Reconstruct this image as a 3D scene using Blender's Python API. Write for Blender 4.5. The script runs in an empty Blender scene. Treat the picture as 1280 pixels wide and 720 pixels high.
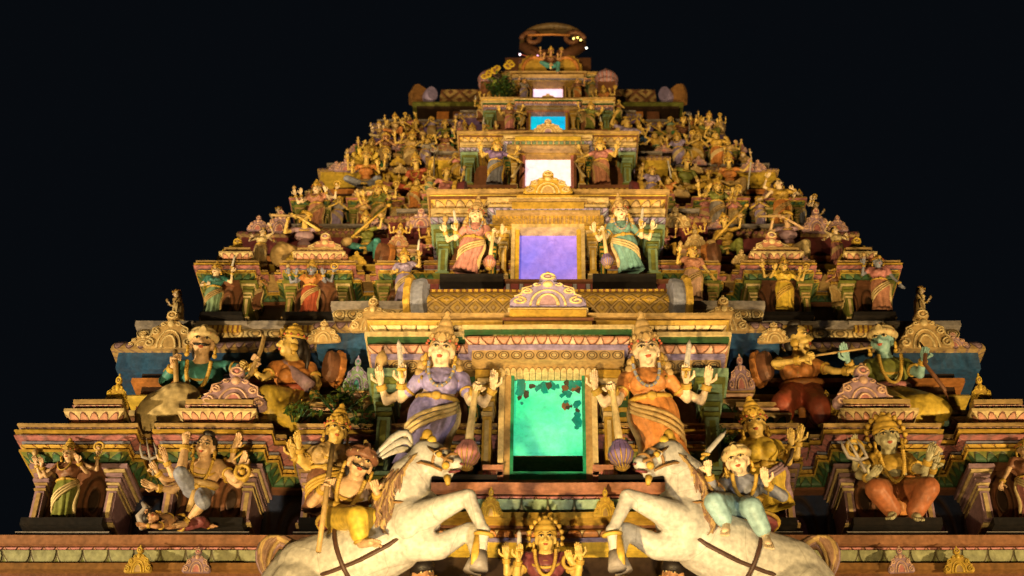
import bpy, math, random
from mathutils import Vector, Matrix, noise
random.seed(7)
R = math.radians; PI = math.pi
SC = bpy.context.scene; COL = SC.collection
TH = R(37); F = 1900.0; CX = 685.0; CY = 360.0; CZ = 1.6
CT, ST = math.cos(TH), math.sin(TH)

def P(px, py, Y):
    """world point seen in direction (px,py) of the photograph at distance Y in front of the camera"""
    u = (px-CX)/F; v = (CY-py)/F
    t = Y/(CT-v*ST)
    return Vector((u*t, Y, CZ+t*(ST+v*CT)))
def ZZ(py, Y): return P(CX, py, Y).z
def proj(p):
    dz = p.z-CZ; d = p.y*CT+dz*ST
    return CX+F*p.x/d, CY-F*(dz*CT-p.y*ST)/d

# ------------------------------------------------------------------ materials
MATS = {}
def _n(nt, t, **kw):
    n = nt.nodes.new(t)
    for k, v in kw.items(): setattr(n, k, v)
    return n
def mth(nt, op, a, b=None, c=None, clamp=False):
    n = nt.nodes.new('ShaderNodeMath'); n.operation = op; n.use_clamp = clamp
    for i, x in enumerate((a, b, c)):
        if x is None: continue
        if isinstance(x, (int, float)): n.inputs[i].default_value = x
        else: nt.links.new(x, n.inputs[i])
    return n.outputs[0]
def mixc(nt, fac, a, b, mode='MIX'):
    n = nt.nodes.new('ShaderNodeMix'); n.data_type = 'RGBA'; n.blend_type = mode
    for s, x in ((n.inputs[0], fac), (n.inputs[6], a), (n.inputs[7], b)):
        if isinstance(x, (int, float)): s.default_value = x
        elif isinstance(x, (tuple, list)): s.default_value = (*x[:3], 1)
        else: nt.links.new(x, s)
    return n.outputs[2]
def band(nt, x, c, w):
    return mth(nt, 'SUBTRACT', 1.0, mth(nt, 'DIVIDE', mth(nt, 'ABSOLUTE', mth(nt, 'SUBTRACT', x, c)), w), clamp=True)
def step(nt, x, e, s=14.0):
    return mth(nt, 'MULTIPLY', mth(nt, 'SUBTRACT', x, e), s, clamp=True)

def paint(name, col, pat=None, col2=(.05,.03,.02), line=(.05,.025,.012), rough=.5, grime=.55, gs=2.2, bump=.25, spec=.35):
    if name in MATS: return MATS[name]
    m = bpy.data.materials.new(name); MATS[name] = m
    m.use_nodes = True; nt = m.node_tree; nt.nodes.clear(); L = nt.links.new
    out = _n(nt, 'ShaderNodeOutputMaterial'); bs = _n(nt, 'ShaderNodeBsdfPrincipled')
    L(bs.outputs[0], out.inputs[0])
    geo = _n(nt, 'ShaderNodeNewGeometry')
    n1 = _n(nt, 'ShaderNodeTexNoise'); n1.inputs['Scale'].default_value = gs; n1.inputs['Detail'].default_value = 7; n1.inputs['Roughness'].default_value = .68
    n2 = _n(nt, 'ShaderNodeTexNoise'); n2.inputs['Scale'].default_value = 21; n2.inputs['Detail'].default_value = 5
    mp = _n(nt, 'ShaderNodeMapping'); mp.inputs['Scale'].default_value = (1, 1, .45)
    L(geo.outputs['Position'], mp.inputs[0]); L(mp.outputs[0], n1.inputs['Vector']); L(geo.outputs['Position'], n2.inputs['Vector'])
    base = tuple(col); hgt = n2.outputs[0]
    if pat == 'fold':
        tc = _n(nt, 'ShaderNodeTexCoord'); wv = _n(nt, 'ShaderNodeTexWave'); wv.inputs['Scale'].default_value = 2.2; wv.inputs['Distortion'].default_value = 4.0; wv.inputs['Detail'].default_value = 1
        wm = _n(nt, 'ShaderNodeMapping'); wm.inputs['Rotation'].default_value = (0, .6, 0); L(tc.outputs['Generated'], wm.inputs[0]); L(wm.outputs[0], wv.inputs['Vector'])
        hgt = mth(nt, 'ADD', mth(nt, 'MULTIPLY', n2.outputs[0], .2), wv.outputs['Fac'])
    elif pat:
        uv = _n(nt, 'ShaderNodeUVMap'); sp = _n(nt, 'ShaderNodeSeparateXYZ'); L(uv.outputs[0], sp.inputs[0])
        u, v = sp.outputs[0], sp.outputs[1]
        a = mth(nt, 'MULTIPLY', mth(nt, 'ABSOLUTE', mth(nt, 'SUBTRACT', mth(nt, 'FRACT', u), .5)), 2.0)
        a2 = mth(nt, 'POWER', a, 2.0)
        if pat in ('petal', 'scale'):
            vv = v if pat == 'petal' else mth(nt, 'SUBTRACT', 1.0, v)
            if pat == 'petal': q = mth(nt, 'ADD', vv, mth(nt, 'MULTIPLY', a2, .7))
            else: q = mth(nt, 'MULTIPLY', mth(nt, 'SQRT', mth(nt, 'ADD', mth(nt, 'MULTIPLY', vv, vv), mth(nt, 'MULTIPLY', a2, .9))), .98)
            ln = mth(nt, 'MAXIMUM', band(nt, q, .92, .10), mth(nt, 'MULTIPLY', band(nt, a, 1.0, .12), mth(nt, 'LESS_THAN', vv, .3)))
            f2 = step(nt, q, .95)
            inner = band(nt, q, .45, .5)
            base = mixc(nt, mth(nt, 'MULTIPLY', inner, .35), tuple(col), tuple(min(1, c*1.5+.05) for c in col))
            base = mixc(nt, f2, base, tuple(col2))
            h2 = mth(nt, 'SUBTRACT', mth(nt, 'SUBTRACT', 1.0, f2), ln)
        elif pat == 'bead':
            f2 = step(nt, a, .62, 8); ln = band(nt, a, .66, .12)
            base = mixc(nt, f2, tuple(col), tuple(col2)); h2 = mth(nt, 'SUBTRACT', 1.0, f2)
        elif pat == 'scroll':
            w = mth(nt, 'SUBTRACT', mth(nt, 'MULTIPLY', v, 2.0), 1.0)
            r = mth(nt, 'SQRT', mth(nt, 'ADD', a2, mth(nt, 'MULTIPLY', w, w)))
            ln = mth(nt, 'MAXIMUM', band(nt, r, .78, .13), band(nt, r, .4, .09))
            f2 = mth(nt, 'LESS_THAN', r, .36); base = mixc(nt, f2, tuple(col), tuple(col2)); h2 = mth(nt, 'SUBTRACT', 1.0, ln)
        else:  # lattice
            p = mth(nt, 'ABSOLUTE', mth(nt, 'SUBTRACT', mth(nt, 'FRACT', mth(nt, 'ADD', u, mth(nt, 'MULTIPLY', v, 2.0))), .5))
            q = mth(nt, 'ABSOLUTE', mth(nt, 'SUBTRACT', mth(nt, 'FRACT', mth(nt, 'SUBTRACT', u, mth(nt, 'MULTIPLY', v, 2.0))), .5))
            mx = mth(nt, 'MAXIMUM', p, q); f2 = step(nt, mx, .40, 20)
            ln = band(nt, mx, .39, .035)
            dot = mth(nt, 'SUBTRACT', 1.0, step(nt, mx, .12, 20))
            base = mixc(nt, mth(nt, 'MAXIMUM', f2, dot), tuple(col), tuple(col2)); h2 = mth(nt, 'MAXIMUM', f2, dot)
        base = mixc(nt, mth(nt, 'MULTIPLY', ln, .85), base, tuple(line))
        hgt = mth(nt, 'ADD', mth(nt, 'MULTIPLY', n2.outputs[0], .35), h2)
    off = (sum(ord(ch)*(i+3) for i, ch in enumerate(name)) % 97)*.37
    mp.inputs['Location'].default_value = (off, off*.6, off*.3)
    n3 = _n(nt, 'ShaderNodeTexNoise'); n3.inputs['Scale'].default_value = 1.0; n3.inputs['Detail'].default_value = 4
    m3 = _n(nt, 'ShaderNodeMapping'); m3.inputs['Scale'].default_value = (11, 11, .9); m3.inputs['Location'].default_value = (off, 0, off)
    L(geo.outputs['Position'], m3.inputs[0]); L(m3.outputs[0], n3.inputs['Vector'])
    mr = _n(nt, 'ShaderNodeMapRange'); L(mth(nt, 'ADD', mth(nt, 'MULTIPLY', n1.outputs[0], .50), mth(nt, 'MULTIPLY', n3.outputs[0], .52)), mr.inputs[0])
    mr.inputs[1].default_value = .44; mr.inputs[2].default_value = .74; mr.inputs[3].default_value = 0; mr.inputs[4].default_value = grime
    c = mixc(nt, mr.outputs[0], base, (.07,.045,.025))
    if name == 'white':
        vo = _n(nt, 'ShaderNodeTexVoronoi'); vo.feature = 'DISTANCE_TO_EDGE'; vo.inputs['Scale'].default_value = 1.7
        dn = _n(nt, 'ShaderNodeMix'); dn.data_type = 'VECTOR'; dn.inputs[0].default_value = .12; L(geo.outputs['Position'], dn.inputs[4]); L(n1.outputs['Color'], dn.inputs[5]); L(dn.outputs[1], vo.inputs['Vector'])
        c = mixc(nt, mth(nt, 'MULTIPLY', band(nt, vo.outputs['Distance'], 0.0, .008), .4), c, (.16,.11,.07))
    vr = _n(nt, 'ShaderNodeMapRange'); L(n2.outputs[0], vr.inputs[0]); vr.inputs[1].default_value = .3; vr.inputs[2].default_value = .7; vr.inputs[3].default_value = .72; vr.inputs[4].default_value = 1.15
    hs = _n(nt, 'ShaderNodeHueSaturation'); L(vr.outputs[0], hs.inputs['Value']); L(c if not isinstance(c, tuple) else c, hs.inputs['Color'])
    L(hs.outputs[0], bs.inputs['Base Color'])
    bs.inputs['Roughness'].default_value = rough; bs.inputs['Specular IOR Level'].default_value = spec
    b = _n(nt, 'ShaderNodeBump'); b.inputs['Strength'].default_value = bump if not pat else (.25 if pat == 'fold' else .7); b.inputs['Distance'].default_value = .012 if not pat else .02
    L(hgt, b.inputs['Height']); L(b.outputs[0], bs.inputs['Normal'])
    return m

C = dict(
 cream=(.62,.48,.24), tan=(.46,.31,.13), pink=(.50,.23,.15), rose=(.50,.20,.20), red=(.42,.09,.045), orange=(.55,.22,.06),
 gold=(.52,.33,.055), yellow=(.66,.46,.06), brown=(.20,.085,.045), dark=(.035,.02,.014), black=(.012,.011,.012), navy=(.02,.035,.10),
 blue=(.03,.10,.24), sky=(.16,.30,.42), lilac=(.30,.25,.46), mauve=(.34,.22,.28), grey=(.30,.27,.26), green=(.06,.19,.07), olive=(.17,.19,.04),
 teal=(.05,.24,.24), mint=(.22,.34,.22), maroon=(.17,.04,.05), white=(.55,.53,.50), skin=(.58,.38,.22), paleskin=(.72,.56,.38), tanskin=(.45,.24,.12),
 goldskin=(.60,.42,.12), blueskin=(.24,.42,.42), greyskin=(.38,.35,.22), rust=(.36,.12,.05), bluegrey=(.24,.26,.36), hair=(.014,.01,.009), palepink=(.62,.39,.28), lightblue=(.34,.55,.62),
 purple=(.18,.12,.32), clay=(.36,.17,.09), sage=(.26,.27,.14), plum=(.40,.24,.27), palelilac=(.33,.29,.62), peach=(.62,.25,.07), dustyrose=(.52,.24,.22), paleteal=(.16,.34,.34), forest=(.03,.10,.04), stone=(.36,.30,.22))
def M(k):
    """'pink' plain, 'pink/petal/gold' patterned"""
    if k in MATS: return MATS[k]
    a = k.split('/')
    kw = {}
    if a[0] in ('white',): kw = dict(grime=.13, rough=.45, gs=.8)
    if a[0].endswith('skin'): kw = dict(grime=.28, rough=.45, gs=1.5)
    if a[0] in ('black', 'hair'): kw = dict(grime=.2)
    if len(a) == 1: return paint(k, C[a[0]], **kw)
    return paint(k, C[a[0]], pat=a[1], col2=C[a[2]] if len(a) > 2 else C['dark'], **kw)

def lamp_mat(name, col, s, col2=None, patches=False):
    m = bpy.data.materials.new(name); m.use_nodes = True; nt = m.node_tree; nt.nodes.clear(); L = nt.links.new
    out = _n(nt, 'ShaderNodeOutputMaterial'); bs = _n(nt, 'ShaderNodeBsdfPrincipled'); L(bs.outputs[0], out.inputs[0])
    tc = _n(nt, 'ShaderNodeTexCoord'); n1 = _n(nt, 'ShaderNodeTexNoise'); n1.inputs['Scale'].default_value = 1.6; n1.inputs['Detail'].default_value = 3
    L(tc.outputs['Object'], n1.inputs['Vector'])
    r = _n(nt, 'ShaderNodeMapRange'); L(n1.outputs[0], r.inputs[0]); r.inputs[1].default_value = .35; r.inputs[2].default_value = .65
    c = mixc(nt, r.outputs[0], tuple(col), tuple(col2 or [x*.8 for x in col]))
    n2 = _n(nt, 'ShaderNodeTexNoise'); n2.inputs['Scale'].default_value = 14; n2.inputs['Detail'].default_value = 8; n2.inputs['Roughness'].default_value = .7
    L(tc.outputs['Object'], n2.inputs['Vector'])
    v2 = _n(nt, 'ShaderNodeMapRange'); L(n2.outputs[0], v2.inputs[0]); v2.inputs[1].default_value = .3; v2.inputs[2].default_value = .7; v2.inputs[3].default_value = .72; v2.inputs[4].default_value = 1.15
    hs = _n(nt, 'ShaderNodeHueSaturation'); L(v2.outputs[0], hs.inputs['Value']); L(c, hs.inputs['Color'])
    L(hs.outputs[0], bs.inputs['Emission Color']); L(hs.outputs[0], bs.inputs['Base Color']); bs.inputs['Emission Strength'].default_value = s
    b = _n(nt, 'ShaderNodeBump'); b.inputs['Strength'].default_value = .5; b.inputs['Distance'].default_value = .02; L(n2.outputs[0], b.inputs['Height']); L(b.outputs[0], bs.inputs['Normal'])
    MATS[name] = m; return m

# ------------------------------------------------------------------ objects
KIDS = {}
def link(o, parent=None):
    COL.objects.link(o)
    if parent is not None:
        o.parent = parent; KIDS.setdefault(parent.name, []).append(o)
    return o
def tag(o, label=None, cat=None, group=None, kind=None):
    for k, v in (('label', label), ('category', cat), ('group', group), ('kind', kind)):
        if v: o[k] = v
    return o
def thing(name, label, cat, loc=(0,0,0), group=None):
    o = bpy.data.objects.new(name, None); o.empty_display_size = .1; o.location = loc
    link(o); return tag(o, label, cat, group)
BASE = lambda n: n.split('.')[0]
def dup(root, loc, s, rot, cols, label, group=None, name=None):
    def cp(o, par):
        c = o.copy(); link(c, par)
        k = BASE(o.name)
        if cols and k in cols and o.type == 'MESH':
            c.material_slots[0].link = 'OBJECT'; c.material_slots[0].material = M(cols[k])
        for ch in KIDS.get(o.name, []): cp(ch, c)
        return c
    r = cp(root, None); r.location = loc; r.scale = s; r.rotation_euler = rot
    if name: r.name = name
    r['label'] = label
    if group: r['group'] = group
    return r

class MB:
    def __init__(s): s.v = []; s.f = []; s.m = []; s.u = []; s.sm = []; s.mats = []
    def mi(s, k):
        m = M(k) if isinstance(k, str) else k
        if m not in s.mats: s.mats.append(m)
        return s.mats.index(m)
    def add(s, vs, fs, mat, uvs=None, smooth=False):
        b = len(s.v); s.v += [tuple(v) for v in vs]; mi = s.mi(mat)
        for i, f in enumerate(fs):
            s.f.append([b+j for j in f]); s.m.append(mi); s.sm.append(smooth)
            s.u.append(uvs[i] if uvs else [(0, .3)]*len(f))
        return s
    def box(s, x0, x1, y0, y1, z0, z1, mat, pw=None, bev=0):
        if pw is None: pw = max(z1-z0, .02)
        b = min(bev, (x1-x0)/3, (z1-z0)/3)
        vs = [(x0+b,y0,z0+b),(x1-b,y0,z0+b),(x1-b,y0,z1-b),(x0+b,y0,z1-b),(x0,y1,z0),(x1,y1,z0),(x1,y1,z1),(x0,y1,z1)]
        fs = [(0,1,2,3),(5,4,7,6),(1,5,6,2),(4,0,3,7),(3,2,6,7),(4,5,1,0)]
        a, c = x0/pw, x1/pw; d, e = y0/pw, y1/pw
        uv = [[(a,0),(c,0),(c,1),(a,1)],[(c,0),(a,0),(a,1),(c,1)],[(d,0),(e,0),(e,1),(d,1)],[(e,0),(d,0),(d,1),(e,1)],[(a,.95),(c,.95),(c,1),(a,1)],[(a,0),(c,0),(c,.05),(a,.05)]]
        return s.add(vs, fs, mat, uv)
    def sweep(s, plan, prof, mat, pw=.1, smooth=False):
        # long runs are split into whole pattern cells so that hand-laid edges can waver a little
        q = [plan[0]]
        for a, b in zip(plan, plan[1:]):
            L_ = math.hypot(b[0]-a[0], b[1]-a[1]); k = max(1, int(L_/(pw*max(1, math.ceil(.32/pw)))))
            q += [(a[0]+(b[0]-a[0])*i/k, a[1]+(b[1]-a[1])*i/k) for i in range(1, k+1)]
        plan = q; n = len(plan); offs = []
        for i, p in enumerate(plan):
            ns = []
            for a, b in ((i-1, i), (i, i+1)):
                if a < 0 or b >= n: continue
                d = (Vector(plan[b])-Vector(plan[a])).normalized(); ns.append(Vector((d.y, -d.x)))
            if len(ns) == 2 and abs(ns[0].dot(ns[1])) < .99: m = ns[0]+ns[1]
            else: m = ns[0]
            offs.append(m)
        cum = [0]
        for i in range(1, n): cum.append(cum[-1]+(Vector(plan[i])-Vector(plan[i-1])).length)
        z0 = min(z for o, z in prof); z1 = max(z for o, z in prof); vs = []; fs = []; uv = []
        k = len(prof)
        for i in range(n):
            for o, z in prof:
                w = noise.noise_vector(Vector((plan[i][0]*1.9, plan[i][1]*1.9, z*.9)))*.010; vs.append((plan[i][0]+offs[i].x*o+w.x*.4, plan[i][1]+offs[i].y*o+w.y, z+w.z*.9))
        for i in range(n-1):
            # whole number of pattern cells per run
            ln = cum[i+1]-cum[i]; nc = max(1, round(ln/pw)) if ln > pw*.4 else ln/pw
            for j in range(k-1):
                a = i*k+j
                fs.append((a, a+k, a+k+1, a+1))
                v0 = (prof[j][1]-z0)/max(1e-6, z1-z0); v1 = (prof[j+1][1]-z0)/max(1e-6, z1-z0)
                uv.append([(0,v0),(nc,v0),(nc,v1),(0,v1)])
        return s.add(vs, fs, mat, uv, smooth)
    def lathe(s, prof, mat, c=(0,0,0), n=14, R3=None, smooth=True, sx=1, sy=1):
        c = Vector(c); vs = []; fs = []; uv = []; k = len(prof)
        for i in range(n):
            a = 2*PI*i/n
            for r, z in prof:
                p = Vector((r*sx*math.cos(a), r*sy*math.sin(a), z))
                if R3 is not None: p = R3 @ p
                vs.append(c+p)
        z0 = prof[0][1]; z1 = prof[-1][1]
        for i in range(n):
            j = (i+1) % n
            for q in range(k-1):
                fs.append((i*k+q, j*k+q, j*k+q+1, i*k+q+1)); v0 = q/(k-1); v1 = (q+1)/(k-1)
                uv.append([(i,v0),(i+1,v0),(i+1,v1),(i,v1)])
        if prof[0][0] > 1e-4: fs.append([i*k for i in range(n)][::-1]); uv.append([(0,0)]*n)
        if prof[-1][0] > 1e-4: fs.append([i*k+k-1 for i in range(n)]); uv.append([(0,0)]*n)
        return s.add(vs, fs, mat, uv, smooth)
    def tube(s, pts, rad, mat, n=7, flat=1.0, nrm=None):
        pts = [Vector(p) for p in pts]; k = len(pts)
        if isinstance(rad, (int, float)): rad = [rad]*k
        vs = []; fs = []
        ref = Vector(nrm) if nrm is not None else None
        for i, p in enumerate(pts):
            d = (pts[min(i+1, k-1)]-pts[max(i-1, 0)])
            d = d.normalized() if d.length > 1e-9 else Vector((0,0,1))
            if ref is None: ref = Vector((0,-1,0)) if abs(d.y) < .9 else Vector((1,0,0))
            a = ref-d*ref.dot(d)
            a = a.normalized() if a.length > 1e-6 else d.orthogonal().normalized()
            b = d.cross(a)
            if nrm is None: ref = a
            for j in range(n):
                t = 2*PI*j/n; vs.append(p+a*(rad[i]*flat*math.cos(t))+b*(rad[i]*math.sin(t)))
        for i in range(k-1):
            for j in range(n):
                q = (j+1) % n; fs.append((i*n+j, i*n+q, (i+1)*n+q, (i+1)*n+j))
        fs.append(list(range(n))[::-1]); fs.append([(k-1)*n+j for j in range(n)])
        return s.add(vs, fs, mat, None, True)
    def ell(s, c, r, mat=None, R3=None, n=12, m=8):
        c = Vector(c); r = (r, r, r) if isinstance(r, (int, float)) else r
        vs = []; fs = []
        for i in range(m+1):
            ph = -PI/2+PI*i/m
            for j in range(n):
                t = 2*PI*j/n; p = Vector((r[0]*math.cos(ph)*math.cos(t), r[1]*math.cos(ph)*math.sin(t), r[2]*math.sin(ph)))
                vs.append(c+(R3 @ p if R3 is not None else p))
        for i in range(m):
            for j in range(n):
                q = (j+1) % n
                fs.append((i*n+j, i*n+q, (i+1)*n+q, (i+1)*n+j))
        return s.add(vs, fs, mat or 'dark', None, True)
    def cap(s, p0, r0, p1, r1, mat=None, n=10):
        p0 = Vector(p0); p1 = Vector(p1); d = p1-p0
        d = d.normalized() if d.length > 1e-9 else Vector((0,0,1))
        pts = []; rr = []
        for a in (-.99, -.8, -.45, 0): pts.append(p0+d*r0*a); rr.append(r0*math.sqrt(1-a*a))
        for a in (0, .45, .8, .99): pts.append(p1+d*r1*a); rr.append(r1*math.sqrt(1-a*a))
        return s.tube(pts, rr, mat or 'dark', n)
    def ring(s, c, axis, r, t, mat, n=16, rx=1.0, xdir=None):
        c = Vector(c); ax = Vector(axis).normalized()
        a = (Vector(xdir)-ax*ax.dot(Vector(xdir))).normalized() if xdir is not None else ax.orthogonal().normalized()
        b = ax.cross(a); vs = []; fs = []; k = 6
        for i in range(n):
            w = 2*PI*i/n; dr = (a*math.cos(w)*rx+b*math.sin(w)); dn = dr.normalized()
            for j in range(k):
                t2 = 2*PI*j/k; vs.append(c+dr*r+dn*(t*math.cos(t2))+ax*(t*math.sin(t2)))
        for i in range(n):
            for j in range(k):
                fs.append((i*k+j, ((i+1)%n)*k+j, ((i+1)%n)*k+(j+1)%k, i*k+(j+1)%k))
        return s.add(vs, fs, mat, None, True)
    def plate(s, outline, y0, y1, mat, bev=.0, T=None):
        """outline (x,z) counter-clockwise seen from -Y, extruded from y0 (front) to y1"""
        n = len(outline); cx = sum(p[0] for p in outline)/n; cz = sum(p[1] for p in outline)/n
        fr = [(cx+(x-cx)*(1-bev), y0, cz+(z-cz)*(1-bev)) for x, z in outline]
        md = [(x, y0+(y1-y0)*.3, z) for x, z in outline]; bk = [(x, y1, z) for x, z in outline]
        vs = fr+md+bk; fs = [list(range(n)), [2*n+i for i in range(n)][::-1]]
        for i in range(n):
            j = (i+1) % n
            fs += [(j, i, n+i, n+j), (n+j, n+i, 2*n+i, 2*n+j)]
        if T is not None: vs = [T @ Vector(v) for v in vs]
        return s.add(vs, fs, mat)
    def build(s, name, parent=None, loc=None):
        me = bpy.data.meshes.new(name); me.from_pydata(s.v, [], s.f)
        for m in s.mats: me.materials.append(m)
        ul = me.uv_layers.new(name='UVMap')
        flat = []
        for u in s.u:
            for q in u: flat += [q[0], q[1]]
        ul.data.foreach_set('uv', flat)
        me.polygons.foreach_set('material_index', s.m); me.polygons.foreach_set('use_smooth', s.sm)
        me.update(); o = bpy.data.objects.new(name, me)
        if loc is not None: o.location = loc
        return link(o, parent)

PENDING = []
def build_remesh(A, name, mat, parent, voxel, raw=None, sm=3, dec=None):
    """union of overlapping closed volumes -> one continuous surface (voxel remesh); raw = finger meshes rooted in it"""
    for i in range(len(A.m)): A.m[i] = 0
    A.mats = [M(mat) if isinstance(mat, str) else mat]
    o = A.build(name, parent)
    md = o.modifiers.new('r', 'REMESH'); md.mode = 'VOXEL'; md.voxel_size = voxel; md.use_smooth_shade = True
    if sm: q = o.modifiers.new('s', 'SMOOTH'); q.factor = .5; q.iterations = sm
    PENDING.append((o, raw)); return o
def finalize():
    if not PENDING: return
    bpy.context.view_layer.update()
    dg = bpy.context.evaluated_depsgraph_get()
    for o, raw in PENDING:
        me = bpy.data.meshes.new_from_object(o.evaluated_get(dg)); mat = o.data.materials[0]
        if raw and raw.v:
            vs = [v.co[:] for v in me.vertices]; fs = [list(p.vertices) for p in me.polygons]; b = len(vs)
            me2 = bpy.data.meshes.new(o.name); me2.from_pydata(vs+raw.v, [], fs+[[b+i for i in f] for f in raw.f])
            me = me2
        me.polygons.foreach_set('use_smooth', [True]*len(me.polygons))
        me.materials.clear(); me.materials.append(mat)
        o.modifiers.clear(); o.data = me; me.update()
    PENDING.clear()
# ------------------------------------------------------------------ figures
TOPV = {}
def fr3(x, y, z): return Matrix((x, y, z)).transposed()
def hand(A, raw, wr, d, n, S, grip='open', side=1):
    d = d.normalized(); n = (n-d*n.dot(d)); n = n.normalized() if n.length > 1e-5 else d.orthogonal().normalized()
    sd = d.cross(n)*side
    A.ell(wr+d*.22*S, (.17*S, .085*S, .25*S), R3=fr3(sd, n, d), n=10, m=6)
    for i, ln in zip((-1.5,-.5,.5,1.5), (.30,.38,.36,.29)):
        b = wr+d*.36*S+sd*(i*.072*S); ln *= S; r = .047*S
        if grip == 'open': t1 = b+(d+sd*(i*.07)+n*.12)*ln*.55; t2 = t1+(d*.8+n*.5)*ln*.5
        elif grip == 'mudra': t1 = b+(d+n*(.35+.3*(i+1.5)*.5))*ln*.5; t2 = t1+(d*(.75-.35*(i+1.5)*.5)+n*.9)*ln*.42
        else: t1 = b+(d*.35+n)*ln*.55; t2 = t1+(-d*.9+n*.15)*ln*.55
        raw.cap(b-d*.08*S, r*1.15, t1, r, n=6); raw.cap(t1, r, t2, r*.75, n=6)
    b = wr+d*.12*S+sd*.13*S
    t1 = b+(d*.6+sd*.75+n*.35).normalized()*.2*S
    t2 = t1+((d+n*.6) if grip != 'fist' else (n*.9-sd*.5)).normalized()*.17*S
    raw.cap(b, .06*S, t1, .055*S, n=6); raw.cap(t1, .055*S, t2, .04*S, n=6)

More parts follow.
